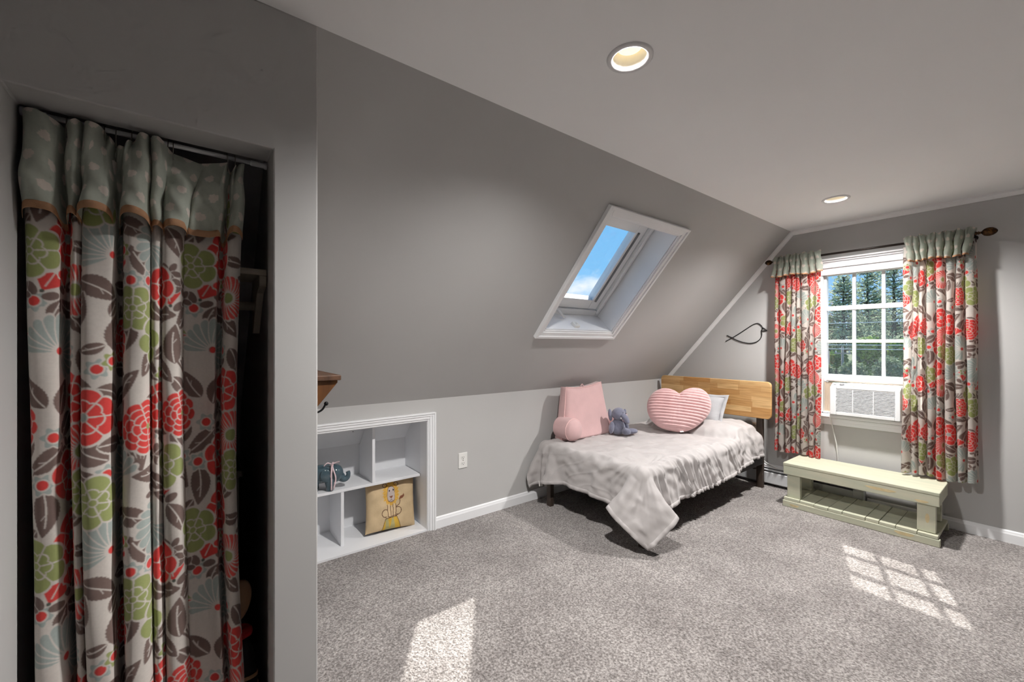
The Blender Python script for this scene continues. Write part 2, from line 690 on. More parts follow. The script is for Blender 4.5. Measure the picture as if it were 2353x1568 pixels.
def far_wall():
    b = MB()
    x0, x1 = XW, XW + FARW
    # window openings: y0,y1,z0,z1
    ops = [(0.575, 1.15, 0.70, 1.865)]

    def topz(y):
        if y > YC:
            return H + (ZK - H) * (y - YC) / (YK - YC)
        if y < YR:
            return H + (ZK - H) * (YR - y) / (YK - YC)
        return H
    ys = sorted([YKR, YR, YC, YK] + [v for o in ops for v in o[:2]])
    for a, c in zip(ys[:-1], ys[1:]):
        mid = (a + c) / 2
        op = [o for o in ops if o[0] <= mid <= o[1]]
        if op:
            o = op[0]
            b.prism([(a, 0), (c, 0), (c, o[2]), (a, o[2])], x0, x1, 'x')
            b.prism([(a, o[3]), (c, o[3]), (c, H), (a, H)], x0, x1, 'x')
        else:
            b.prism([(a, 0), (c, 0), (c, topz(c)), (a, topz(a))], x0, x1, 'x')
    return struct(b.build('wall_far', M['wall']))


far_wall()
struct(MB().box(XB - 0.1, XW + FARW, YKR - 0.1, YK + 0.02, -0.06, 0.0).build('floor', M['carpet']))

NX0, NX1, NZ1 = 0.40, 1.258, 0.745       # opening of the built-in shelves in the knee wall
b = MB()
b.box(XB, NX0, YK, YK + 0.10, 0, ZK)
b.box(NX1, XW, YK, YK + 0.10, 0, ZK)
b.box(NX0, NX1, YK, YK + 0.10, NZ1, ZK)
struct(b.build('wall_left', M['wall']))
struct(MB().box(XB, XW, YKR - 0.1, YKR, 0, ZK).build('wall_right', M['wall']))
struct(MB().box(XB - 0.1, XB, YKR - 0.1, YK + 0.1, 0, H + 0.1).build('wall_back', M['wall']))

# skylight opening in the slope
SKX0, SKX1 = 1.935, 2.655
SKS0, SKS1 = 0.30, 1.165
ROOF = 0.22
b = MB()


def sb(x0, x1, s0, s1, d0=0.0, d1=ROOF):
    b.box(x0, x1, s0, s1, d0, d1, fn=lambda x, s, d: slope(x, s, d))


sb(XB, SKX0, 0, SLEN)
sb(SKX1, XW, 0, SLEN)
sb(SKX0, SKX1, 0, SKS0)
sb(SKX0, SKX1, SKS1, SLEN)
struct(b.build('ceiling_slope', M['wall']), 'grey sloped ceiling with a skylight opening')
b = MB()
b.box(XB, XW, 0, SLEN, 0, ROOF, fn=lambda x, s, d: Vector((x, YR, H)) + Vector((0, -SL.y, SL.z)) * s + Vector((0, -SN.y, SN.z)) * d)
struct(b.build('ceiling_slope_right', M['wall']), 'grey sloped ceiling of the other roof side')

LIGHTS = [(1.178, 0.873), (3.415, 0.878)]


def ceiling():
    bm = bmesh.new()
    edges = []

    def loop(pts):
        vs = [bm.verts.new((x, y, H)) for x, y in pts]
        for i in range(len(vs)):
            edges.append(bm.edges.new((vs[i], vs[(i + 1) % len(vs)])))
    loop([(XB, YR - 0.008), (XW, YR - 0.008), (XW, YC + 0.008), (XB, YC + 0.008)])
    for cx, cy in LIGHTS:
        loop([(cx + 0.06 * math.cos(2 * PI * k / 32), cy + 0.06 * math.sin(2 * PI * k / 32)) for k in range(32)])
    bmesh.ops.triangle_fill(bm, use_beauty=True, use_dissolve=False, edges=edges)
    vs = [bm.verts.new((x, y, H + 0.13)) for x, y in [(XB, YR), (XW, YR), (XW, YC), (XB, YC)]]
    bm.faces.new(vs)
    me = bpy.data.meshes.new('ceiling')
    bm.to_mesh(me)
    bm.free()
    me.materials.append(M['ceiling'])
    o = bpy.data.objects.new('ceiling', me)
    COL.objects.link(o)
    return struct(o)


ceiling()

# closet front wall with opening, its return wall
CX0, CX1, CZ1 = -0.325, 0.186, 1.825
CT = 0.115
b = MB()
b.prism([(XB, 0), (CX0, 0), (CX0, CZ1), (CX1, CZ1), (CX1, 0), (XE, 0), (XE, H), (XB, H)], YC, YC + CT, 'y')
struct(b.build('wall_closet', M['wall'], bevel=0.004, segs=2), 'grey closet front wall with the curtained opening')
struct(MB().prism([(YC + CT, 0), (YK, 0), (YK, ZK), (YC + CT, H - CT * (H - ZK) / (YK - YC))], CX1 + 0.012, XE, 'x').build('wall_closet_end', M['closet']))
struct(MB().prism([(YC + CT, 0), (YK, 0), (YK, ZK), (YC + CT, H - CT * (H - ZK) / (YK - YC))], -0.42, -0.34, 'x').build('wall_closet_side', M['closet']))

# baseboards
def base_board(name, a0, a1, axis, at, sgn, gap=None):
    prof = [(0, 0), (0.014, 0), (0.014, 0.055), (0.011, 0.063), (0.009, 0.072), (0.004, 0.078), (0, 0.078)]
    p = [(at - sgn * d, z) for d, z in prof]
    b = MB()
    if axis == 'x':
        b.prism([(q[0], q[1]) for q in p], a0, a1, 'x')
    else:
        b.prism([(q[0], q[1]) for q in p], a0, a1, 'y')
    return struct(b.build(name, M['white']))


base_board('baseboard_left', NX1 + 0.052, XW - 0.015, 'x', YK, 1)
base_board('baseboard_far', YKR, 0.86, 'y', XW, 1)
base_board('baseboard_right', XB, XW, 'x', YKR, -1)

# thin white trim along ceiling and slope at the window wall
b = MB()
b.prism([(XW - 0.022, H), (XW, H), (XW, H - 0.034), (XW - 0.008, H - 0.034), (XW - 0.022, H - 0.012)], YR, YC - 0.004, 'y')
struct(b.build('trim_1', M['ceiling']), 'white moulding where ceiling meets window wall')
b = MB()
tp = [(0.0, 0.0), (-0.022, 0.0), (-0.022, -0.012), (-0.008, -0.034), (0.0, -0.034)]
vs = []
for s in (-0.002, SLEN):
    for dx, dd in tp:
        vs.append(slope(XW + dx, s, dd))
n = len(tp)
b.add(vs, [tuple(range(n)), tuple(range(2 * n - 1, n - 1, -1))] + [(i, n + i, n + (i + 1) % n, (i + 1) % n) for i in range(n)])
struct(b.build('trim_2', M['ceiling']), 'white moulding where sloped ceiling meets window wall')

# ------------------------------------------------------------------ window in the far wall
def window(name, yc, raised):
    t = thing(name, (XW, yc, 0.61), 'white sash window with grid' if raised else 'white sash window beside the curtained one', None)
    t['kind'] = 'structure'
    hw = 0.2875
    y0, y1, z0, z1 = yc - hw, yc + hw, 0.70, 1.865
    # casing on the wall: stepped head, side boards, stool, apron
    b = MB()
    for k, (dz0, dz1, dx, ex) in enumerate([(-0.042, 0.012, 0.016, 0.07), (0.012, 0.03, 0.03, 0.076), (0.03, 0.06, 0.022, 0.07), (0.06, 0.074, 0.034, 0.082), (0.074, 0.09, 0.048, 0.094)]):
        b.box(XW - dx, XW, y0 - ex, y1 + ex, z1 + dz0, z1 + dz1)
    b.build('head_casing', M['white'], t, bevel=0.002)
    for y in (y0, y1):
        s = -1 if y == y0 else 1
        b = MB()
        ya, yb = sorted((y, y + s * 0.07))
        b.box(XW - 0.018, XW, ya, yb, z0, z1)
        b.box(XW - 0.024, XW, *sorted((y + s * 0.055, y + s * 0.07)), z0, z1)
        b.build('side_casing', M['white'], t, bevel=0.002)
    MB().box(XW - 0.055, XW + 0.05, y0 - 0.085, y1 + 0.085, z0 - 0.028, z0 - 0.004).build('stool', M['white'], t, bevel=0.005)
    b = MB()
    b.box(XW - 0.018, XW, y0 - 0.07, y1 + 0.07, z0 - 0.09, z0 - 0.028)
    b.box(XW - 0.024, XW, y0 - 0.07, y1 + 0.07, z0 - 0.06, z0 - 0.034)
    b.build('apron', M['white'], t, bevel=0.002)
    # jamb lining
    b = MB()
    b.box(XW, XW + FARW, y0, y0 + 0.006, z0, z1)
    b.box(XW, XW + FARW, y1 - 0.006, y1, z0, z1)
    b.box(XW, XW + FARW, y0, y1, z1 - 0.006, z1)
    b.box(XW, XW + FARW + 0.03, y0, y1, z0 - 0.01, z0 + 0.006)
    b.build('jamb', M['vinyl'], t)
    # sash
    gx = XW + 0.05
    sz0, sz1 = (0.955, 1.855) if raised else (0.712, 1.855)
    gy0, gy1 = y0 + 0.022, y1 - 0.022
    b = MB()
    b.box(gx - 0.018, gx + 0.018, y0 + 0.006, gy0, sz0, sz1)
    b.box(gx - 0.018, gx + 0.018, gy1, y1 - 0.006, sz0, sz1)
    b.box(gx - 0.018, gx + 0.018, gy0, gy1, sz0, sz0 + 0.06)
    b.box(gx - 0.026, gx - 0.018, gy0, gy1, sz0 + 0.008, sz0 + 0.022)
    b.box(gx - 0.018, gx + 0.018, gy0, gy1, sz1 - 0.035, sz1)
    sash = b.build('sash', M['vinyl'], t, bevel=0.003)
    pz0, pz1 = sz0 + 0.06, sz1 - 0.035
    pw = (gy1 - gy0) / 3
    rows = [pz0 + (pz1 - pz0) / 3 * k for k in range(4)]
    for k in (1, 2):
        MB().box(gx - 0.012, gx + 0.012, gy0 + pw * k - 0.011, gy0 + pw * k + 0.011, pz0, pz1).build('muntin', M['vinyl'], sash, bevel=0.003)
        w = 0.018 if k == 2 else 0.012
        MB().box(gx - 0.014 - (0.006 if k == 2 else 0), gx + 0.013, gy0, gy1, rows[k] - w, rows[k] + w).build('muntin', M['vinyl'], sash, bevel=0.003)
    for i in range(3):
        for j in range(3):
            MB().box(gx - 0.002, gx + 0.002, gy0 + pw * i + 0.0115, gy0 + pw * (i + 1) - 0.0115,
                     rows[j] + (0.0 if j == 0 else 0.0185 if j == 2 else 0.0125), rows[j + 1] - (0.0 if j == 2 else 0.0185 if j == 1 else 0.0125)
                     ).build('pane', M['glass_dusty'] if j < 2 else M['glass'], sash)
    return t


window('window_1', 0.8625, True)

# ------------------------------------------------------------------ skylight (window_2)
def skylight():
    t = thing('window_2', slope((SKX0 + SKX1) / 2, SKS1), 'white framed skylight in the sloped ceiling', None)
    t['kind'] = 'structure'

    def sbox(bb, x0, x1, s0, s1, d0, d1):
        bb.box(x0, x1, s0, s1, d0, d1, fn=lambda x, s, d: slope(x, s, d))
    # moulded casing on the room side: three steps
    b = MB()
    w = 0.06
    for (i0, i1, dp) in [(0.0, 0.014, 0.010), (0.014, 0.044, 0.018), (0.044, 0.064, 0.026)]:
        for x0, x1, s0, s1 in [(SKX0 - i1, SKX0 - i0, SKS0 - i1, SKS1 + i1), (SKX1 + i0, SKX1 + i1, SKS0 - i1, SKS1 + i1),
                               (SKX0 - i0, SKX1 + i0, SKS0 - i1, SKS0 - i0), (SKX0 - i0, SKX1 + i0, SKS1 + i0, SKS1 + i1)]:
            sbox(b, x0, x1, s0, s1, -dp, 0.0)
    b.build('casing', M['white'], t, bevel=0.002)
    # lining of the shaft
    b = MB()
    e = 0.006
    sbox(b, SKX0, SKX0 + e, SKS0, SKS1, 0, ROOF)
    sbox(b, SKX1 - e, SKX1, SKS0, SKS1, 0, ROOF)
    sbox(b, SKX0, SKX1, SKS0, SKS0 + e, 0, ROOF)
    sbox(b, SKX0, SKX1, SKS1 - e, SKS1, 0, ROOF)
    b.build('shaft_lining', M['shelf_white'], t)
    # fixed frame, then sash
    D = 0.185
    b = MB()
    fw = 0.055
    for x0, x1, s0, s1 in [(SKX0 + e, SKX0 + fw, SKS0 + e, SKS1 - e), (SKX1 - fw, SKX1 - e, SKS0 + e, SKS1 - e),
                           (SKX0 + fw, SKX1 - fw, SKS0 + e, SKS0 + fw), (SKX0 + fw, SKX1 - fw, SKS1 - fw, SKS1 - e)]:
        sbox(b, x0, x1, s0, s1, D, ROOF + 0.02)
    for x0, x1, s0, s1 in [(SKX0 + fw - 0.02, SKX0 + fw, SKS0 + fw - 0.02, SKS1 - fw + 0.02), (SKX1 - fw, SKX1 - fw + 0.02, SKS0 + fw - 0.02, SKS1 - fw + 0.02)]:
        sbox(b, x0, x1, s0, s1, D - 0.012, D)
    b.build('frame', M['vinyl'], t, bevel=0.003)
    gx0, gx1, gs0, gs1 = SKX0 + 0.155, SKX1 - 0.155, SKS0 + 0.125, SKS1 - 0.145
    D2 = 0.20
    b = MB()
    for x0, x1, s0, s1 in [(SKX0 + fw + 0.006, gx0, SKS0 + fw + 0.006, SKS1 - fw - 0.006), (gx1, SKX1 - fw - 0.006, SKS0 + fw + 0.006, SKS1 - fw - 0.006),
                           (gx0, gx1, SKS0 + fw + 0.006, gs0), (gx0, gx1, gs1, SKS1 - fw - 0.006)]:
        sbox(b, x0, x1, s0, s1, D2, ROOF + 0.045)
    sash = b.build('sash', M['vinyl'], t, bevel=0.004)
    b = MB()
    for x in (gx0 - 0.04, gx1 + 0.022):
        sbox(b, x, x + 0.018, gs0 - 0.01, gs1 + 0.01, D2 - 0.006, D2)
    b.build('gasket', M['gasket'], sash)
    b = MB()
    sbox(b, gx0, gx1, gs0, gs1, D2 + 0.018, D2 + 0.023)
    b.build('pane', M['glass'], sash)
    # stay arm and latch at the lower edge
    xm = 2.16
    b = MB()
    b.tube([slope(xm - 0.03, SKS1 - 0.07, D - 0.002), slope(xm, SKS1 - 0.05, D - 0.03), slope(xm + 0.03, SKS1 - 0.03, D - 0.06), slope(xm + 0.045, SKS1 - 0.02, D - 0.065)], [0.008, 0.011, 0.009, 0.011], 8)
    sbox(b, xm - 0.05, xm, SKS1 - 0.062, SKS1 - 0.045, D - 0.012, D)
    b.build('stay_arm', M['vinyl'], t, smooth=True)
    b = MB()
    sbox(b, 2.25, 2.30, SKS1 - 0.026, SKS1 - 0.006, 0.022, 0.075)
    sbox(b, 2.268, 2.282, SKS1 - 0.034, SKS1 - 0.026, 0.04, 0.056)
    b.build('latch', M['plate'], t, bevel=0.003)
    return t


skylight()

# ------------------------------------------------------------------ lamps
def recessed_light(cx, cy, label):
    t = thing('recessed_light', (cx, cy, H), label, 'ceiling light', 'recessed ceiling lights')
    MB().lathe([(0.057, 0.0), (0.058, -0.004), (0.066, -0.007), (0.076, -0.004), (0.077, 0.0)], (cx, cy, H), n=40, cap=False).build('trim_ring', M['lamp_trim'], t, smooth=True)
    MB().lathe([(0.0575, -0.003), (0.056, 0.02), (0.051, 0.05), (0.049, 0.075), (0.002, 0.085)], (cx, cy, H), n=40, cap=False).build('baffle', M['lamp_cup'], t, smooth=True)
    MB().lathe([(0.003, 0.024), (0.018, 0.025), (0.032, 0.030), (0.041, 0.036), (0.044, 0.044), (0.040, 0.05), (0.030, 0.06), (0.016, 0.07)], (cx, cy, H), n=32).build('bulb', M['bulb'], t, smooth=True)
    d = bpy.data.lights.new('recessed_glow', 'SPOT')
    d.energy = 130
    d.spot_size = math.radians(150)
    d.spot_blend = 0.8
    d.shadow_soft_size = 0.05
    d.color = (1.0, 0.975, 0.945)
    o = bpy.data.objects.new('lamp_glow', d)
    COL.objects.link(o)
    o.parent = t
    o.location = (0, 0, 0.015)
    return t


for i, (x, y) in enumerate(LIGHTS):
    lab = ['lit recessed ceiling light between the closet and the skylight', 'lit recessed ceiling light close to the curtained window'][i]
    recessed_light(x, y, lab)


# ------------------------------------------------------------------ printed cloth
BG = np.array(lin(222, 214, 207))
CORAL = np.array(lin(228, 78, 74))
CORAL2 = np.array(lin(236, 98, 92))
BROWN = np.array(lin(128, 108, 102))
BLUE = np.array(lin(176, 186, 182))
GREEN = np.array(lin(164, 172, 112))
DARKC = np.array(lin(96, 100, 92))


def fabric_tile(W=0.60, Hh=0.54, res=0.0007, seed=11):
    rng = np.random.default_rng(seed)
    nx, ny = int(W / res), int(Hh / res)
    img = np.empty((ny, nx, 3))
    img[:] = BG

    def patch(cx, cy, R):
        k = int(R / res) + 2
        ix = np.arange(int(cx / res) - k, int(cx / res) + k + 1)
        iy = np.arange(int(cy / res) - k, int(cy / res) + k + 1)
        X, Y = np.meshgrid(ix * res - cx, iy * res - cy)
        return np.ix_(iy % ny, ix % nx), X, Y

    def draw(cx, cy, R, rot, fn):
        sl, X, Y = patch(cx, cy, R * 1.25)
        c, s = math.cos(rot), math.sin(rot)
        x, y = (X * c + Y * s) / R, (-X * s + Y * c) / R
        sub = img[sl]
        for m, col in fn(x, y, 0.0016 / R):
            sub[m] = col
        img[sl] = sub

    def polar(x, y):
        return np.hypot(x, y), np.arctan2(y, x)

    def petals(n, col, core, core_r=0.16, depth=0.2, lines=True, twist=0.0, inner=0.0, jag=0.6):
        def fn(x, y, px):
            r, th = polar(x, y)
            th = th + twist * r
            cs = np.abs(np.cos(n * th / 2))
            edge = (1 - depth) + depth * cs ** jag
            yield r < edge + 2.6 * px, BG
            yield r < edge, col
            if lines:
                yield (np.abs(np.sin(n * th / 2 + PI / 2)) * r * 2 / n < 0.75 * px) & (r > core_r) & (r < edge), BG
            if inner:
                e2 = inner * ((1 - depth) + depth * np.abs(np.cos(n * th / 2 + 0.8)) ** jag)
                yield (np.abs(r - e2) < 0.8 * px), BG
            yield r < core_r + 1.2 * px, BG
            yield r < core_r, core
        return fn

    def peony(col, core):
        def fn(x, y, px):
            r, th = polar(x, y)
            first = True
            for k, (n, R0) in enumerate([(11, 1.0), (9, 0.76), (7, 0.53), (5, 0.31)]):
                e = R0 * (0.86 + 0.14 * np.abs(np.cos(n * th / 2 + k * 0.7)) ** 0.5)
                yield r < e + (2.4 if first else 1.2) * px, BG
                yield r < e, col
                ri = [0.76, 0.53, 0.31, 0.12][k]
                yield (np.abs(np.sin(n * th / 2 + k * 0.7 + PI / 2)) * r * 2 / n < 0.65 * px) & (r < e) & (r > ri * 0.86), BG
                first = False
            yield r < 0.11, core
        return fn

    def fan(n, col, core):
        def fn(x, y, px):
            r, th = polar(x, y)
            w = np.clip((2.5 - np.abs(th)) / 0.3, 0, 1)
            thw = th + 0.28 * r * np.sign(th)
            edge = (0.82 + 0.18 * np.abs(np.cos(n * thw / 2)) ** 0.5) * (0.72 + 0.28 * np.cos(th * 0.6)) * w
            yield r < edge + 2.4 * px * (w > 0), BG
            yield r < edge, col
            yield (np.abs(np.cos(n * thw / 2)) * r * 2 / n < 0.7 * px) & (r < edge) & (r > 0.06), BG
            yield r < 0.10, core
        return fn

    def leaf(col, fat=0.42):
        def fn(x, y, px):
            saw = 1 + 0.10 * ((x * 6.0) % 1.0)
            hw = fat * np.clip(1 - x * x, 0, 1) ** 0.8 * (1 - 0.35 * x) * saw
            yy = y - 0.12 * x * x
            yield (np.abs(yy) < hw + 2.2 * px) & (np.abs(x) < 1.03), BG
            yield (np.abs(yy) < hw) & (np.abs(x) < 1), col
            yield (np.abs(yy) < 0.75 * px) & (x > -0.95) & (x < 0.6), BG
            yield (np.abs(yy - (x - 0.0) * 0.7) < 0.55 * px) & (x > 0.0) & (x < 0.25) & (np.abs(yy) < hw), BG
        return fn

    def small(col, core):
        def fn(x, y, px):
            r, th = polar(x, y)
            e = 0.84 + 0.16 * np.cos(6 * th)
            yield r < e + 2.0 * px, BG
            yield r < e, col
            yield r < 0.46 + 1.4 * px, BG
            yield r < 0.44, core
        return fn

    def bud():
        def fn(x, y, px):
            r, th = polar(x, y + 0.6)
            m = (np.abs(th - PI / 2) < 0.75)
            e = 1.35 + 0.18 * np.abs(np.cos(6 * (th - PI / 2)))
            yield m & (r < e + 2 * px), BG
            yield m & (r < e), CORAL
            yield m & (np.abs(np.sin(3 * (th - PI / 2))) * r / 3 < 0.6 * px) & (r > 0.35) & (r < e), BG
            yield np.hypot(x, y + 0.62) < 0.14, DARKC
            for s in (-1, 1):
                lx, ly = x - s * 0.62, y + 0.72
                yield ((lx * 0.8 + s * ly * 0.6) ** 2 / 0.30 + (ly * 0.8 - s * lx * 0.6) ** 2 / 0.10) < 1, BROWN
        return fn

    def twig():
        def fn(x, y, px):
            for k, a in enumerate((-0.7, -0.3, 0.05, 0.4, 0.75)):
                xx = x - a * (y + 0.9) * 0.62
                yield (np.abs(xx) < 1.5 * px) & (y > -0.9) & (y < 0.55 + 0.2 * math.cos(k)), BROWN
        return fn

    def pebble():
        def fn(x, y, px):
            for a, d in ((0.2, 0.5), (1.5, 0.55), (2.7, 0.5), (3.9, 0.52), (5.1, 0.5)):
                qx, qy = x - d * math.cos(a), y - d * math.sin(a)
                u_, v_ = qx * math.cos(a) + qy * math.sin(a), -qx * math.sin(a) + qy * math.cos(a)
                yield (u_ / 0.42) ** 2 + (v_ / 0.24) ** 2 < 1.35, BG
                yield (u_ / 0.42) ** 2 + (v_ / 0.24) ** 2 < 1, BROWN
        return fn
    placed = []

    def spot(R, overlap=0.9, tries=900):
        best = None
        for _ in range(tries):
            cx, cy = rng.uniform(0, W), rng.uniform(0, Hh)
            ok = 1e9
            for (a, b2, r2) in placed:
                dx = min(abs(cx - a), W - abs(cx - a))
                dy = min(abs(cy - b2), Hh - abs(cy - b2))
                ok = min(ok, math.hypot(dx, dy) - (R + r2) * overlap)
            if best is None or ok > best[0]:
                best = (ok, cx, cy)
            if ok > 0:
                break
        if best[0] < -R * 0.55:
            return None
        placed.append((best[1], best[2], R))
        return best[1], best[2]
    rr = rng.uniform
    big = []
    for kind, R, cnt in [('fan', 0.072, 4), ('coral', 0.047, 6), ('peony', 0.047, 3), ('zinnia', 0.050, 2), ('green', 0.044, 6)]:
        for k in range(cnt):
            R2 = R * rr(0.92, 1.08)
            p = spot(R2, 0.80)
            if p:
                big.append((kind, p, R2))
    mid = []
    for k in range(44):
        R2 = rr(0.028, 0.040)
        p = spot(R2, 0.62)
        if p:
            mid.append(('leaf', p, R2))
    for kind, R, cnt in [('small', 0.019, 12), ('bud', 0.023, 7), ('twig', 0.032, 5), ('pebble', 0.024, 9), ('leaf', 0.022, 16), ('small_green', 0.018, 6)]:
        for k in range(cnt):
            p = spot(R, 0.66)
            if p:
                mid.append((kind, p, R))
    for kind, p, R in mid:
        rot = rr(0, 2 * PI)
        if kind == 'leaf':
            draw(*p, R, rot, leaf(BROWN, rr(0.38, 0.5)))
        elif kind == 'small':
            draw(*p, R, rot, small(BLUE, CORAL))
        elif kind == 'small_green':
            draw(*p, R, rot, small(GREEN, CORAL))
        elif kind == 'bud':
            draw(*p, R, rr(-0.5, 0.5) + PI, bud())
        elif kind == 'twig':
            draw(*p, R, rr(-0.6, 0.6) + PI, twig())
        else:
            draw(*p, R, rot, pebble())
    for kind, p, R in big:
        rot = rr(0, 2 * PI)
        if kind == 'fan':
            draw(*p, R, rot, fan(22, BLUE, CORAL))
        elif kind == 'coral':
            draw(*p, R, rot, petals(7, CORAL, BLUE, 0.15, 0.16, inner=0.62))
        elif kind == 'peony':
            draw(*p, R, rot, peony(CORAL, GREEN))
        elif kind == 'zinnia':
            draw(*p, R, rot, petals(24, CORAL2, GREEN, 0.24, 0.10, twist=0.5))
        else:
            draw(*p, R, rot, petals(6, GREEN, GREEN, 0.12, 0.26, inner=0.52))
    # soften the printed edges a little so that they do not step between cloth points
    for ax in (0, 1):
        img = 0.25 * np.roll(img, 1, ax) + 0.5 * img + 0.25 * np.roll(img, -1, ax)
    return img, res


def dots_tile(res=0.0008, seed=5):
    rng = np.random.default_rng(seed)
    W = Hh = 0.232
    n = int(W / res)
    base = np.array(lin(184, 190, 178))
    dot = np.array(lin(224, 214, 204))
    img = np.empty((n, n, 3))
    img[:] = base
    yy, xx = np.meshgrid(np.arange(n) * res, np.arange(n) * res, indexing='ij')
    for i in range(4):
        for j in range(4):
            cx = (i + 0.5 * (j % 2)) * W / 4 + rng.uniform(-0.003, 0.003)
            cy = j * Hh / 4 + rng.uniform(-0.003, 0.003)
            dx = (xx - cx + W / 2) % W - W / 2
            dy = (yy - cy + Hh / 2) % Hh - Hh / 2
            th = np.arctan2(dy, dx)
            ph = rng.uniform(0, 6, 3)
            R = 0.0118 * (1 + 0.10 * np.sin(3 * th + ph[0]) + 0.07 * np.sin(7 * th + ph[1]) + 0.05 * np.sin(13 * th + ph[2]))
            img[np.hypot(dx / 1.18, dy) < R] = dot
    return img, res


FLORAL = fabric_tile()
DOTS = dots_tile()


def sample(tile, u, v):
    """bilinear look-up of a repeating cloth print at u, v metres"""
    img, res = tile
    ny, nx = img.shape[:2]
    a, b2 = u / res, v / res
    i0, j0 = np.floor(a).astype(int), np.floor(b2).astype(int)
    fx, fy = (a - i0)[..., None], (b2 - j0)[..., None]
    g = lambda j, i: img[j % ny, i % nx]
    return (g(j0, i0) * (1 - fx) + g(j0, i0 + 1) * fx) * (1 - fy) + (g(j0 + 1, i0) * (1 - fx) + g(j0 + 1, i0 + 1) * fx) * fy


def smooth_curve(pts, n, it=2):
    """Chaikin-rounded polyline resampled to n points of equal arc length; returns points and arc lengths"""
    p = np.asarray(pts, float)
    for _ in range(it):
        q = np.empty((2 * (len(p) - 1) + 2, 2))
        q[0], q[-1] = p[0], p[-1]
        q[1:-1:2] = 0.75 * p[:-1] + 0.25 * p[1:]
        q[2:-1:2] = 0.25 * p[:-1] + 0.75 * p[1:]
        p = q
    d = np.r_[0, np.cumsum(np.hypot(*np.diff(p, axis=0).T))]
    s = np.linspace(0, d[-1], n)
    return np.stack([np.interp(s, d, p[:, 0]), np.interp(s, d, p[:, 1])], 1), s


def curtain_strip(co_fn, ns, nv, v_top, v_bot):
    """grid of cloth: co_fn(t row index 0..1) -> points; returns co, faces, v values"""
    vs = np.linspace(v_top, v_bot, nv)
    rows = [co_fn(v) for v in vs]
    co = np.stack(rows, 1)           # ns x nv x 3
    return co.reshape(-1, 3), grid_faces(ns, nv), vs


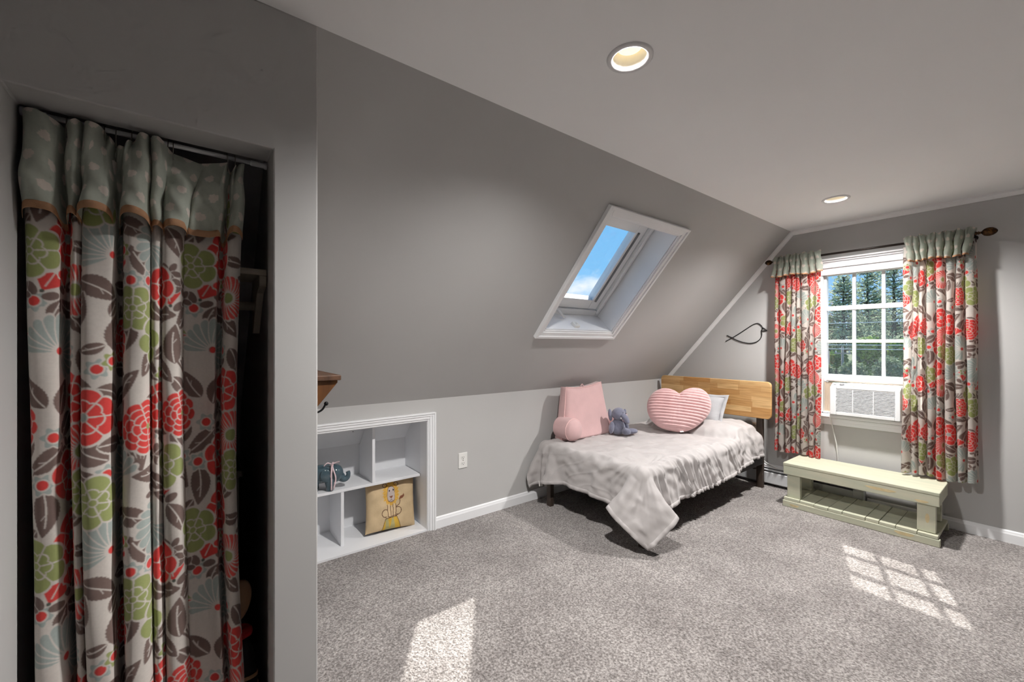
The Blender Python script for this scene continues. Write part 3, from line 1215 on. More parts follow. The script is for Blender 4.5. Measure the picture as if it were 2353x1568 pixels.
# ------------------------------------------------------------------ closet curtain
def closet_curtain():
    YR0 = 1.492
    pxX = lambda p: -0.3130 + (p - 60) * 0.000869
    body = [(57, .016), (64, -.006), (80, -.014), (112, -.014), (128, -.006), (131, .024), (137, .034), (143, .024), (146, -.004), (157, -.016), (169, -.006),
            (175, .018), (168, .022), (167, -.006), (176, -.022), (196, -.026), (226, -.022), (239, -.012), (241, .020), (248, .034), (254, .02), (256, -.010), (268, -.026), (292, -.028),
            (313, -.022), (322, -.004), (326, .018), (319, .016), (322, -.004), (334, -.014), (348, -.006), (353, .014), (347, .016), (350, -.006), (362, -.016), (390, -.016),
            (404, -.008), (410, .008), (404, .012), (408, .0), (432, .008), (466, .010), (490, .002), (498, .002), (501, .026), (508, .036), (515, .024), (518, -.006), (530, -.018), (548, -.016), (559, .0)]
    val_top = [(57, .014), (62, -.02), (88, -.036), (122, -.028), (136, .022), (140, -.018), (152, -.034), (168, -.022), (173, .012), (176, -.024), (188, -.044), (206, -.036), (214, -.004), (217, .032), (223, .004),
               (234, .004), (240, .034), (246, .004), (258, .004), (264, -.006), (266, -.036), (274, -.038), (283, .006), (292, -.036), (306, -.044), (320, -.028), (322, .006), (327, -.034), (342, -.044), (358, -.022), (372, .020),
               (400, .022), (440, .018), (480, .012), (506, -.004), (516, -.012), (518, .026), (527, .030), (535, -.022), (540, -.016), (542, .018), (546, -.014), (554, -.022), (564, -.012)]
    ns = 560
    b_xy, b_s = smooth_curve([(pxX(p), d * 1.45) for p, d in body], ns)
    vt, _ = smooth_curve([(pxX(p), d * 0.92) for p, d in val_top], ns)
    # lower edge of the valance: the folds of the body, a little wider and looser
    vb_pts = [(pxX(p) * 1.01, d * 1.75 - .020) for p, d in body]
    vb, vb_s = smooth_curve(vb_pts, ns, 3)
    t = thing('closet_curtain', (-0.1, YR0, 0.03), 'floral closet curtain in coral, brown and sage with dotted sage valance', 'curtain')
    zt, zb = 1.735, 0.035

    def wob(z, X):
        k = (zt - z) / (zt - zb)
        left = -0.002 + 0.016 * k
        lr = (X - pxX(57)) / (pxX(559) - pxX(57))
        sx = left * (1 - lr) + lr * (-0.016 * math.sin(PI * min(1, k * 1.15)) + 0.006 * k)
        return sx + 0.0025 * np.sin(3.1 * z + 21 * X)

    def row(z):
        k = (zt - z) / (zt - zb)
        amp = 0.55 + 0.55 * min(1, k * 2.2)
        x = b_xy[:, 0] + wob(z, b_xy[:, 0])
        y = YR0 + b_xy[:, 1] * amp + 0.003 * np.sin(5.3 * z + 30 * b_xy[:, 0]) + 0.0016 * np.sin(17 * z + 55 * b_xy[:, 0])
        return np.stack([x, y, np.full(ns, z)], 1)
    nv = 930
    co, fc, vs = curtain_strip(row, ns, nv, zt, zb)
    S, V = np.meshgrid(b_s, vs, indexing='ij')
    colr = sample(FLORAL, S.ravel() / 1.4 + 0.02, -V.ravel() / 1.4 + 0.31)
    fast_mesh('panel', co, fc, M['print'], t, True, colr)
    # valance
    zl = 1.578

    def top_z(x):
        p = (x + 0.3130) / 0.000869 + 60
        return np.interp(p, [57, 90, 137, 160, 214, 240, 262, 300, 345, 375, 440, 505, 516, 527, 540, 564],
                         [1.812, 1.812, 1.795, 1.812, 1.81, 1.782, 1.778, 1.812, 1.812, 1.794, 1.782, 1.792, 1.795, 1.776, 1.79, 1.797])

    def vrow(k):
        kk = k ** 0.8
        a = vt * (1 - kk) + vb * kk
        z = top_z(vt[:, 0]) * (1 - k) + (zl - 0.42 * (vb[:, 1] + 0.02) + 0.004 * np.sin(30 * vb[:, 0])) * k
        y = YR0 - 0.010 + a[:, 1] - 0.012 * math.sin(PI * k) + 0.005 * np.sin(42 * a[:, 0] + 7 * k) * math.sin(PI * k) + 0.003 * np.sin(90 * a[:, 0] - 16 * k)
        return np.stack([a[:, 0] - 0.001 + 0.002 * np.sin(9 * k + 24 * a[:, 0]), y, z], 1)
    nvv = 130
    ks = np.linspace(0, 1, nvv)
    P = np.stack([vrow(k) for k in ks], 1)
    S2, K2 = np.meshgrid(vb_s, ks, indexing='ij')
    colv = sample(DOTS, S2.ravel(), K2.ravel() * 0.225)
    va = fast_mesh('valance', P.reshape(-1, 3), grid_faces(ns, nvv), M['print'], t, True, colv)
    va['label'] = 'sage dotted valance'
    # brown bias trim along the lower edge
    e = P[::2, -1]
    n2 = len(e)
    ring = []
    for dz, dy in [(0.010, -0.0015), (0.010, 0.0015), (-0.007, 0.0025), (-0.0085, 0.0), (-0.007, -0.0025)]:
        q = e.copy()
        q[:, 2] += dz
        q[:, 1] += dy - 0.0008
        ring.append(q)
    ring.append(ring[0])
    R = np.stack(ring, 1)
    fast_mesh('trim', R.reshape(-1, 3), grid_faces(n2, 6), M['trim_brown'], va, True)
    # wire hooks over the rod
    hk = [(85, 1.812), (137, 1.79), (215, 1.80), (240, 1.782), (275, 1.80), (294, 1.81), (312, 1.81), (328, 1.81), (360, 1.805), (373, 1.79), (517, 1.795), (538, 1.785)]
    src = None
    for p, z in hk:
        x = pxX(p)
        if src is None:
            bx, by, bz = x, 1.50, 1.824
            pts = [(x, by - 0.010, bz - 0.052), (x, by - 0.016, bz - 0.030), (x, by - 0.012, bz - 0.002), (x, by - 0.006, bz + 0.004), (x, by + 0.002, bz + 0.0045), (x, by + 0.008, bz - 0.002), (x, by + 0.008, bz - 0.012)]
            src = MB().tube(pts, 0.0011, 6).build('hook', M['steel'], t, smooth=True)
        else:
            child_copy(src, t, (x - pxX(hk[0][0]), 0, 0))
    # tension rod
    r = thing('tension_rod', (-0.07, 1.50, 1.80), 'white tension rod across the closet opening', 'curtain rod')
    MB().tube([(CX0 + 0.02, 1.50, 1.8175), (CX1 - 0.02, 1.50, 1.8175)], 0.0065, 14).build('tube', M['white'], r, smooth=True)
    for x0, x1 in ((CX0 + 0.0005, CX0 + 0.045), (CX1 - 0.045, CX1 - 0.0005)):
        s = 1 if x0 < 0 and x1 < 0 else -1
        MB().lathe([(0.0105, 0.0), (0.0105, 0.006), (0.0085, 0.008), (0.0085, 0.042), (0.006, 0.044)], (x0 if s > 0 else x1, 1.50, 1.8175), (s, 0, 0), 16).build('end_cap', M['white'], r, smooth=True)


closet_curtain()

# ------------------------------------------------------------------ window curtains and rod
RX, RZ = 4.022, 1.978


def window_curtain(y_in, y_out, seed, npl, zb, label, sway, voff):
    """y_in: edge beside the glass, y_out: outer edge"""
    rng = np.random.default_rng(seed)
    t = thing('window_curtain', (RX, (y_in + y_out) / 2, zb), label, 'curtain', 'floral window curtains')
    W = y_out - y_in
    w = rng.uniform(0.7, 1.4, npl)
    w = np.cumsum(np.r_[0, w / w.sum()])
    pts = []
    for i in range(npl):
        a, c = w[i], w[i + 1]
        d = (c - a)
        fr = rng.uniform(-0.040, -0.024)
        bk = rng.uniform(0.016, 0.028)
        pts += [(a + 0.06 * d, fr * 0.6), (a + 0.3 * d, fr), (a + 0.62 * d, fr * 0.9), (a + 0.86 * d, fr * 0.3), (a + 0.92 * d, bk), (a + 1.02 * d, bk)]
    ns = 300
    xy, s = smooth_curve([(y_in + W * p, d) for p, d in pts], ns, 2)
    lr = (xy[:, 0] - y_in) / W

    def row(z):
        k = (RZ - z) / (RZ - zb)
        amp = 0.5 + 0.6 * min(1, k * 1.8)
        y = xy[:, 0] + sway(k, lr) + 0.004 * np.sin(4 * z + 40 * xy[:, 0])
        x = RX + xy[:, 1] * amp + 0.005 * np.sin(6 * z + 50 * xy[:, 0]) * k - 0.012 * k
        return np.stack([x, y, np.full(ns, z) + 0.006 * np.sin(26 * xy[:, 0]) * k ** 6], 1)
    nv = 420
    co, fc, vs = curtain_strip(row, ns, nv, RZ - 0.03, zb)
    S, V = np.meshgrid(s, vs, indexing='ij')
    colr = sample(FLORAL, S.ravel() / 1.35 + voff, -V.ravel() / 1.35 + 0.2 + voff)
    fast_mesh('panel', co, fc, M['print_thin'], t, True, colr)
    # gathered heading: frill above the rod, pocket round it, valance below
    zl = 1.842
    fine = rng.uniform(0, 6, 4)

    def vrow(k):
        z = (RZ + 0.040) * (1 - k) + zl * k
        g = np.exp(-((z - RZ) / 0.022) ** 2)       # pocket bulges round the rod
        am = 0.45 + 0.75 * max(0, k - 0.2)
        gather = 0.006 * np.sin(170 * xy[:, 0] + fine[0]) * max(0, 1 - 1.6 * k) + 0.004 * np.sin(260 * xy[:, 0] + fine[1]) * max(0, 1 - 1.8 * k)
        x = RX - 0.017 - 0.008 * g + xy[:, 1] * am * 1.15 + gather - 0.010 * k
        y = xy[:, 0] + (lr - 0.5) * (0.05 * k) + 0.003 * np.sin(60 * xy[:, 0] + 9 * k)
        zz = z + 0.006 * np.sin(110 * xy[:, 0] + fine[2]) * max(0, 1 - 4 * k) + 0.006 * np.sin(35 * xy[:, 0] + fine[3]) * k
        return np.stack([x, y, np.full(ns, 1.0) * zz], 1)
    nvv = 50
    ks = np.linspace(0, 1, nvv)
    P = np.stack([vrow(k) for k in ks], 1)
    S2, K2 = np.meshgrid(s, ks, indexing='ij')
    va = fast_mesh('valance', P.reshape(-1, 3), grid_faces(ns, nvv), M['print_thin'], t, True, sample(DOTS, S2.ravel() * 1.1, K2.ravel() * 0.18))
    va['label'] = 'sage dotted gathered valance'
    e = P[:, -1]
    ring = []
    for dz, dx in [(0.006, -0.0015), (0.006, 0.0015), (-0.005, 0.0018), (-0.005, -0.0018)]:
        q = e.copy()
        q[:, 2] += dz
        q[:, 0] += dx - 0.0006
        ring.append(q)
    ring.append(ring[0])
    fast_mesh('trim', np.stack(ring, 1).reshape(-1, 3), grid_faces(ns, 5), M['trim_brown'], va, True)
    return t


window_curtain(1.125, 1.465, 4, 8, 0.347, 'floral window curtain hanging beside the wooden headboard', lambda k, lr: 0.015 * k * (lr - 0.5) + 0.012 * k * k * (0.5 - lr), 0.13)
window_curtain(0.640, 0.292, 9, 8, 0.355, 'floral window curtain hanging behind the right end of the bench', lambda k, lr: -0.02 * k * k * lr + 0.008 * k, 0.37)

r = thing('window_curtain_rod', (RX, 0.87, RZ), 'dark bronze curtain rod with egg shaped finials over the window', 'curtain rod')
MB().tube([(RX, 0.298, RZ), (RX, 1.468, RZ)], 0.0085, 14).build('rod', M['metal_dark'], r, smooth=True)
fin = [(0.0105, 0.0), (0.013, 0.004), (0.0105, 0.009), (0.008, 0.014), (0.012, 0.018), (0.008, 0.022), (0.007, 0.03), (0.013, 0.034), (0.022, 0.042), (0.0265, 0.054), (0.0275, 0.066), (0.024, 0.080), (0.016, 0.092), (0.006, 0.099), (0.001, 0.1)]
for y, s in ((0.302, -1), (1.465, 1)):
    k = 1.0 if s < 0 else 0.8
    MB().lathe([(a * k, c * k) for a, c in fin], (RX, y, RZ), (0, s, 0), 24).build('finial', M['finial'], r, smooth=True)
for y in (0.306, 1.461):
    b = MB()
    b.tube([(RX, y, RZ - 0.011), (RX + 0.02, y, RZ - 0.026), (RX + 0.06, y, RZ - 0.024), (XW - 0.004, y, RZ - 0.014)], 0.006, 10)
    b.lathe([(0.016, 0), (0.016, 0.005), (0.008, 0.008)], (XW, y, RZ - 0.014), (-1, 0, 0), 16)
    b.tube([(RX + 0.0095 * math.cos(a), y, RZ + 0.0095 * math.sin(a)) for a in [PI * (0.9 + 0.12 * i) for i in range(11)]], 0.004, 6)
    b.build('bracket', M['metal_dark'], r, smooth=True)

# ------------------------------------------------------------------ window air conditioner
def air_conditioner():
    x0, x1 = 4.008, 4.46
    y0, y1, z0, z1 = 0.655, 1.070, 0.704, 0.930
    t = thing('air_conditioner', (x0, 0.86, z0), 'white window air conditioner with a louvred front under the raised sash', 'air conditioner')
    b = MB()
    b.box(x0 + 0.06, x1, y0 + 0.012, y1 - 0.012, z0 + 0.004, z1)
    b.build('housing', M['ac_top'], t, bevel=0.006)
    # front bezel: frame with a sloped top carrying the controls
    f = x0
    gy0, gy1, gz0, gz1 = y0 + 0.030, y1 - 0.040, z0 + 0.030, z1 - 0.020
    b = MB()
    for ya, yb, za, zb in [(y0, gy0, z0, z1 - 0.004), (gy1, y1, z0, z1 - 0.004), (gy0, gy1, z0, gz0), (gy0, gy1, gz1, z1 - 0.004)]:
        b.box(f, f + 0.075, ya, yb, za, zb)
    b.build('bezel', M['ac'], t, bevel=0.005)
    MB().box(f + 0.03, f + 0.034, gy0 - 0.004, gy1 + 0.004, gz0 - 0.004, gz1 + 0.004).build('filter', M['ac_dark'], t)
    n = 17
    ph = (gz1 - gz0) / n
    src = None
    for k in range(n):
        if src is None:
            bb = MB()
            bb.box(f + 0.002, f + 0.018, gy0 - 0.002, gy1 + 0.002, gz0 + ph * 0.35, gz0 + ph * 0.35 + 0.0046, fn=lambda x, y, z: (x, y, z + (x - f) * 0.25))
            src = bb.build('louvre', M['ac'], t)
        else:
            child_copy(src, t, (0, 0, ph * k))
    for yy in (gy0 + (gy1 - gy0) * 0.345, gy0 + (gy1 - gy0) * 0.70):
        MB().box(f + 0.0005, f + 0.006, yy - 0.003, yy + 0.003, gz0, gz1).build('grille_bar', M['ac'], t)
    # sloped control panel on the left end of the top
    pz = z1 - 0.004
    MB().prism([(f + 0.001, pz), (f + 0.075, pz), (f + 0.075, pz + 0.028), (f + 0.060, pz + 0.028)], 0.95, y1 - 0.004, 'y').build('control_panel', M['ac'], t, bevel=0.002)
    nrm = Vector((-0.028, 0, 0.059)).normalized()
    c0 = Vector((f + 0.032, 1.0, pz + 0.0155))
    MB().lathe([(0.016, 0.0), (0.016, 0.003), (0.012, 0.005), (0.011, 0.010), (0.002, 0.0105)], c0, nrm, 22).build('knob', M['gasket'], t, smooth=True)
    b = MB()
    for yy in (1.038, 1.047):
        b.box(f + 0.022, f + 0.034, yy - 0.003, yy + 0.003, pz + 0.008, pz + 0.0185)
    b.build('control_mark', M['gasket'], t)
    # raised right cheek and the two clips from the sash
    MB().prism([(f + 0.001, pz), (f + 0.075, pz), (f + 0.075, pz + 0.024), (f + 0.055, pz + 0.024)], y0 + 0.001, y0 + 0.022, 'y').build('cheek', M['ac'], t, bevel=0.002)
    for yy in (0.935, 0.762):
        MB().prism([(f + 0.008, pz), (f + 0.022, pz), (f + 0.072, pz + 0.024), (f + 0.058, pz + 0.027)], yy - 0.006, yy + 0.006, 'y').build('clip', M['ac'], t, bevel=0.002)
    # accordion side panel
    b = MB()
    zs = (z0 + 0.008, 0.95)
    px_, ny = XW + 0.03, 7
    ya, yb = y1 + 0.0, 1.142
    pts = []
    for k in range(ny * 2 + 1):
        pts.append((px_ + (0.012 if k % 2 else 0.0), ya + (yb - ya) * k / (ny * 2)))
    poly = pts + [(p[0] + 0.002, p[1]) for p in reversed(pts)]
    n2 = len(pts)
    vs = [(p[0], p[1], z) for z in zs for p in poly]
    m = len(poly)
    fs = [(i, (i + 1) % m, m + (i + 1) % m, m + i) for i in range(m)]
    b.add(vs, fs)
    b.box(px_ - 0.004, px_ + 0.016, ya, yb, zs[0] - 0.01, zs[0])
    b.build('accordion_panel', M['accordion'], t)
    b = MB()
    pts = [(px_ + (0.012 if k % 2 else 0.0), 0.583 + 0.072 * k / 10) for k in range(11)]
    poly = pts + [(p[0] + 0.002, p[1]) for p in reversed(pts)]
    m = len(poly)
    b.add([(p[0], p[1], z) for z in zs for p in poly], [(i, (i + 1) % m, m + (i + 1) % m, m + i) for i in range(m)])
    b.build('accordion_panel', M['accordion'], t)
    MB().tube([(f + 0.07, 1.072, 0.71), (f + 0.03, 1.084, 0.700), (f + 0.03, 1.0765, 0.672), (f + 0.052, 1.072, 0.63), (f + 0.07, 1.062, 0.55), (f + 0.083, 1.048, 0.46), (f + 0.090, 1.041, 0.34), (f + 0.094, 1.044, 0.26), (f + 0.096, 1.05, 0.212)], 0.0042, 8).build('power_cord', M['cord'], t, smooth=True)
    MB().box(f + 0.055, f + 0.09, 1.070, 1.082, 0.699, 0.715).build('cord_clip', M['slot'], t, bevel=0.002)


air_conditioner()

# ------------------------------------------------------------------ baseboard heater, outlets, cable
t = thing('baseboard_heater', (4.08, 1.7, 0.0), 'low white baseboard heater along the wall behind the headboard', 'heater')
hx = XW
MB().box(hx - 0.006, hx, 0.87, 2.545, 0.02, 0.185).build('back_plate', M['heater'], t)
MB().prism([(hx - 0.058, 0.030), (hx - 0.050, 0.024), (hx - 0.052, 0.125), (hx - 0.060, 0.120)], 0.93, 2.54, 'y').build('front_cover', M['heater'], t, bevel=0.002)
MB().prism([(hx - 0.006, 0.186), (hx - 0.006, 0.180), (hx - 0.046, 0.160), (hx - 0.050, 0.164)], 0.93, 2.54, 'y').build('top_cover', M['heater'], t)
MB().prism([(hx - 0.052, 0.140), (hx - 0.047, 0.150), (hx - 0.045, 0.149), (hx - 0.050, 0.139)], 0.93, 2.54, 'y').build('damper', M['heater'], t)
MB().box(hx - 0.044, hx - 0.008, 0.94, 2.53, 0.050, 0.118).build('fin_core', M['heater_dark'], t)
b = MB()
b.prism([(hx - 0.062, 0.016), (hx, 0.016), (hx, 0.188), (hx - 0.044, 0.166), (hx - 0.062, 0.126)], 0.868, 0.936, 'y')
b.build('end_cap', M['heater'], t, bevel=0.003)


def outlet(name, c, normal, along, label, mat, kind):
    n, a = Vector(normal), Vector(along)
    t = thing(name, c, label, 'outlet')
    c = Vector(c)

    def bx(b, u0, u1, w0, w1, d0, d1):
        b.box(u0, u1, w0, w1, d0, d1, fn=lambda u, w, d: c + a * u + Vector((0, 0, w)) + n * d)
    b = MB()
    bx(b, -0.036, 0.036, -0.055, 0.055, 0, 0.006)
    b.build('plate', mat, t, bevel=0.003)
    for s in (-1, 1):
        b = MB()
        prof = [(0.0, 0.0)]
        pts = []
        for k in range(20):
            an = 2 * PI * k / 20
            pts.append((0.0165 * math.cos(an), max(-0.0125, min(0.0125, 0.0165 * math.sin(an))) + s * 0.021))
        vs = [c + a * u + Vector((0, 0, w)) + n * d for d in (0.005, 0.0078) for u, w in pts]
        b.add(vs, [tuple(range(20)), tuple(range(39, 19, -1))] + [(i, 20 + i, 20 + (i + 1) % 20, (i + 1) % 20) for i in range(20)])
        f = b.build('socket', mat, t)
        b = MB()
        bx(b, -0.0085, -0.0060, s * 0.021 - 0.002, s * 0.021 + 0.007, 0.0075, 0.0083)
        bx(b, 0.0060, 0.0085, s * 0.021 - 0.001, s * 0.021 + 0.006, 0.0075, 0.0083)
        bx(b, -0.0025, 0.0025, s * 0.021 - 0.009, s * 0.021 - 0.005, 0.0075, 0.0083)
        b.build('slot', M['slot'], f)
    MB().lathe([(0.003, 0.005), (0.003, 0.0075), (0.001, 0.008)], c, n, 12).build('screw', M['steel'], t)


outlet('wall_outlet', (1.534, YK, 0.430), (0, -1, 0), (1, 0, 0), 'white electrical outlet on the knee wall between shelves and bed', M['plate'], 0)
outlet('wall_outlet', (XW, 1.652, 0.485), (-1, 0, 0), (0, 1, 0), 'tan electrical outlet half hidden behind the headboard post', M['plate_tan'], 0)
tag(MB().tube([(XW - 0.012, 1.66, 0.27), (XW - 0.03, 1.60, 0.225), (XW - 0.045, 1.55, 0.200), (XW - 0.050, 1.48, 0.176), (XW - 0.052, 1.42, 0.171), (XW - 0.05, 1.36, 0.176), (XW - 0.04, 1.30, 0.195), (XW - 0.02, 1.24, 0.20)], 0.0038, 8).build('white_cable', M['cord'], smooth=True),
    'thin white cable drooping onto the baseboard heater', 'cable')

# ------------------------------------------------------------------ wire bird on the wall
t = thing('wire_bird', (XW, 1.74, 1.27), 'black wire outline of a bird on the wall', 'wall decoration')


def spline(pts, n=8):
    """Catmull-Rom through the points"""
    P = [Vector(p) for p in pts]
    P = [P[0] * 2 - P[1]] + P + [P[-1] * 2 - P[-2]]
    out = []
    for i in range(1, len(P) - 2):
        for k in range(n):
            u = k / n
            a, b2, c, d = P[i - 1], P[i], P[i + 1], P[i + 2]
            out.append(0.5 * ((2 * b2) + (c - a) * u + (2 * a - 5 * b2 + 4 * c - d) * u * u + (3 * b2 - a - 3 * c + d) * u ** 3))
    out.append(P[-2])
    return out


bx_ = XW - 0.006
MB().tube(spline([(bx_, y, z) for y, z in [(1.928, 1.287), (1.868, 1.320), (1.80, 1.362), (1.74, 1.402), (1.685, 1.438), (1.642, 1.452), (1.612, 1.434), (1.600, 1.412), (1.602, 1.395),
                                           (1.608, 1.385), (1.606, 1.365), (1.605, 1.345), (1.616, 1.312), (1.648, 1.283), (1.70, 1.269), (1.76, 1.277), (1.82, 1.297), (1.868, 1.322), (1.916, 1.346)]], 7), 0.0034, 8).build('body_wire', M['black_wire'], t, smooth=True)
MB().tube([(bx_, 1.600, 1.412), (bx_, 1.578, 1.398), (bx_, 1.561, 1.382), (bx_, 1.580, 1.380), (bx_, 1.607, 1.383)], 0.0036, 8).build('beak_wire', M['black_wire'], t, smooth=True)

# ------------------------------------------------------------------ bed
BY0, BY1 = 1.475, 2.505
t = thing('bed', (3.05, 1.99, 0.0), 'single bed with a honey oak headboard and dark brown posts', 'bed')


def rounded_rect(y0, y1, z0, z1, r, n=8):
    pts = []
    for cy, cz, a0 in ((y1 - r, z1 - r, 0), (y0 + r, z1 - r, PI / 2), (y0 + r, z0 + r, PI), (y1 - r, z0 + r, 1.5 * PI)):
        for k in range(n + 1):
            a = a0 + PI / 2 * k / n
            pts.append((cy + r * math.cos(a), cz + r * math.sin(a)))
    return pts


MB().prism(rounded_rect(1.462, 2.512, 0.612, 0.934, 0.035), 3.925, 3.953, 'x').build('headboard', M['stave'], t, bevel=0.004, angle=60)
for y in (1.565, 2.42):
    MB().box(3.954, 3.990, y - 0.026, y + 0.026, 0.0, 0.86).build('post', M['bed_leg'], t, bevel=0.003)
for y in (1.545, 2.385):
    MB().box(2.198, 2.235, y - 0.022, y + 0.022, 0.0, 0.25).build('leg', M['bed_leg'], t, bevel=0.003)
for y in (1.548, 2.455):
    MB().box(2.20, 3.953, y - 0.016, y + 0.016, 0.215, 0.275).build('side_rail', M['rail'], t, bevel=0.003)
MB().box(2.236, 2.262, 1.566, 2.438, 0.215, 0.275).build('foot_rail', M['rail'], t, bevel=0.003)
for k in range(9):
    x = 2.34 + k * 0.185
    MB().box(x, x + 0.07, 1.535, 2.465, 0.255, 0.268).build('slat', M['bed_leg'], t)
tag(MB().box(2.215, 3.92, 1.565, 2.465, 0.276, 0.455).build('mattress', M['mattress'], bevel=0.045, segs=4), 'white mattress lying on the bed under the grey duvet', 'mattress')


def duvet_sim(steps=110, iters=14, seed=3):
    """drape the overhanging edges of the duvet over the mattress"""
    sp = .024
    x0, x1 = 2.185, 3.905
    y0, y1 = 1.515, 2.475
    zt = .492
    OX, OY, OW = .258, .252, .15
    nx = int(round((x1 - x0 + OX) / sp)) + 1
    ny = int(round((y1 - y0 + OY + OW) / sp)) + 1
    u = np.linspace(x0 - OX, x1, nx)
    v = np.linspace(y0 - OY, y1 + OW, ny)
    U, V = np.meshgrid(u, v, indexing='ij')
    rng = np.random.default_rng(seed)
    # the cloth is cut shorter away from the near foot corner
    cv = np.clip((V - y0) / .42, 0, 1)
    cu = np.clip((U - x0) / .40, 0, 1)
    sxx = np.where(U < x0, 1 - .20 * cv * np.clip((y1 - .05 - V) / .22, .35, 1), 1)
    syy = np.where(V < y0, 1 - .16 * cu - .16 * np.clip((U - 3.0) / .9, 0, 1), 1)
    sxx = np.where((U < x0) & (V < y0), 1 - .03 * np.clip((y0 - V) / OY, 0, 1), sxx)
    syy = np.where((U < x0) & (V < y0), 1 - .03 * np.clip((x0 - U) / OX, 0, 1), syy)
    FX = np.where(U < x0, x0 - (x0 - U) * sxx, U)
    FY = np.where(V < y0, y0 - (y0 - V) * syy, V)

    def top(X, Y):
        q = np.clip(1 - (np.abs(X - 3.70) / .30) ** 3 - (np.abs(Y - 1.98) / .46) ** 4, 0, 1)
        return zt + .105 * q ** .6
    P = np.stack([FX, FY, top(FX, FY)], -1)
    for k in range(44):
        a = rng.uniform(0, PI)
        f = rng.uniform(7, 36)
        ph = rng.uniform(0, 6.28)
        P[..., 2] += .0011 * np.sin(f * (np.cos(a) * U + np.sin(a) * V) + ph + 1.3 * np.sin(5 * U + 3 * V))
    over = np.maximum(V - y1 - .01, 0)
    P[..., 1] = np.minimum(P[..., 1], y1 + .01 + .25 * over)
    P[..., 2] -= over
    # gathered pleats on the near side, pulled from under the cover
    edge = np.clip(1 - np.abs(V - y0 - .02) / .16, 0, 1)
    for xc in rng.uniform(2.45, 3.55, 15):
        wdt = rng.uniform(.012, .022)
        P[..., 2] += edge * .011 * np.exp(-((U + .35 * (V - y0) - xc) / wdt) ** 2)
    P0 = P.copy()
    fixed = (U > x0 + .05) & (V > y0 + .05) & (V < y1 - .02)
    w = np.where(fixed, 0., 1.)[..., None]
    Ff = np.stack([FX, FY], -1)
    vel = np.zeros_like(P)
    dt = 1 / 50.
    cons = []
    stiff = []

    def add(di, dj, k, axis, stride, slack=1.0):
        for p in range(stride):
            if axis == 0:
                n = len(range(p, nx - di, stride))
                I, I2 = slice(p, nx - di, stride), slice(p + di, p + di + (n - 1) * stride + 1, stride)
                J = slice(max(0, -dj), ny - max(0, dj))
                J2 = slice(max(0, -dj) + dj, ny - max(0, dj) + dj)
            else:
                n = len(range(p, ny - dj, stride))
                J, J2 = slice(p, ny - dj, stride), slice(p + dj, p + dj + (n - 1) * stride + 1, stride)
                I, I2 = slice(0, nx - di), slice(di, nx)
            Lr = np.sqrt(((Ff[I, J] - Ff[I2, J2]) ** 2).sum(-1, keepdims=True)) * slack
            wa, wb = w[I, J], w[I2, J2]
            ws = np.maximum(wa + wb, 1e-9)
            cons.append(((I, J), (I2, J2), Lr, k * wa / ws, k * wb / ws))
    add(1, 0, 1., 0, 2, 1.012)
    add(0, 1, 1., 1, 2)
    add(1, 1, .5, 0, 2)
    add(1, -1, .5, 0, 2)
    add(2, 0, .14, 0, 4)
    add(0, 2, .16, 1, 4)
    add(4, 0, .05, 0, 8)
    add(0, 4, .06, 1, 8)
    # the padded corner hangs as one stiff flap
    qi = int(np.searchsorted(u, x0 + .03))
    qj = int(np.searchsorted(v, y0 + .10))
    for di, dj in ((5, 0), (0, 5), (5, 5), (5, -5), (10, 0), (0, 10), (10, 10), (8, -8)):
        I, I2 = slice(0, qi - di), slice(di, qi)
        J, J2 = slice(max(0, -dj), qj - max(0, dj)), slice(max(0, -dj) + dj, qj - max(0, dj) + dj)
        Lr = np.sqrt(((Ff[I, J] - Ff[I2, J2]) ** 2).sum(-1, keepdims=True))
        stiff.append(((I, J), (I2, J2), Lr))
    r = .06
    lo = np.array([x0 + r, y0 + r, .0])
    hi = np.array([x1 + .2, y1 - .02, zt - r])

    def collide(P):
        c = np.clip(P, lo, hi)
        dv = P - c
        dist = np.sqrt((dv ** 2).sum(-1, keepdims=True))
        m = (dist < r) & (dist > 1e-7)
        P = np.where(m & (w > 0), c + dv * (r / np.maximum(dist, 1e-9)), P)
        P[..., 1] = np.minimum(P[..., 1], 2.545)
        P[..., 2] = np.maximum(P[..., 2], .02)
        P[..., 0] = np.minimum(P[..., 0], 3.912)
        return np.where(w > 0, P, P0)
    for st in range(steps):
        Q = P.copy()
        vel[..., 2] -= 9.8 * dt
        # the duvet is puffy: its edges are pushed a little outwards
        vel[..., 0] -= np.where((U < x0 - .03), .9, 0) * dt
        vel[..., 1] -= np.where((V < y0 - .03), .9, 0) * dt
        vel[..., 0] -= np.where((U < x0) & (V < y0 + .10), 1.1, 0) * dt
        vel[..., 1] -= np.where((V < y0) & (U < x0 + .10), .9, 0) * dt
        vel *= .95
        P = P + vel * dt * w
        for it in range(iters):
            for a, b2, Lr, ka, kb in cons:
                A = P[a]
                B = P[b2]
                D = B - A
                l = np.sqrt((D * D).sum(-1, keepdims=True))
                c = (1 - Lr / np.maximum(l, 1e-9)) * D
                A += ka * c
                B -= kb * c
            for a, b2, Lr in stiff:
                A, B = P[a].copy(), P[b2].copy()
                D = B - A
                l = np.sqrt((D * D).sum(-1, keepdims=True))
                c = .09 * (1 - Lr / np.maximum(l, 1e-9)) * D
                P[a] += c * w[a]
                P[b2] -= c * w[b2]
            if it % 5 == 4:
                P = collide(P)
        P = collide(P)
        vel = (P - Q) / dt
        s_ = np.sqrt((vel ** 2).sum(-1, keepdims=True))
        vel *= np.minimum(1, 1.2 / np.maximum(s_, 1e-9))
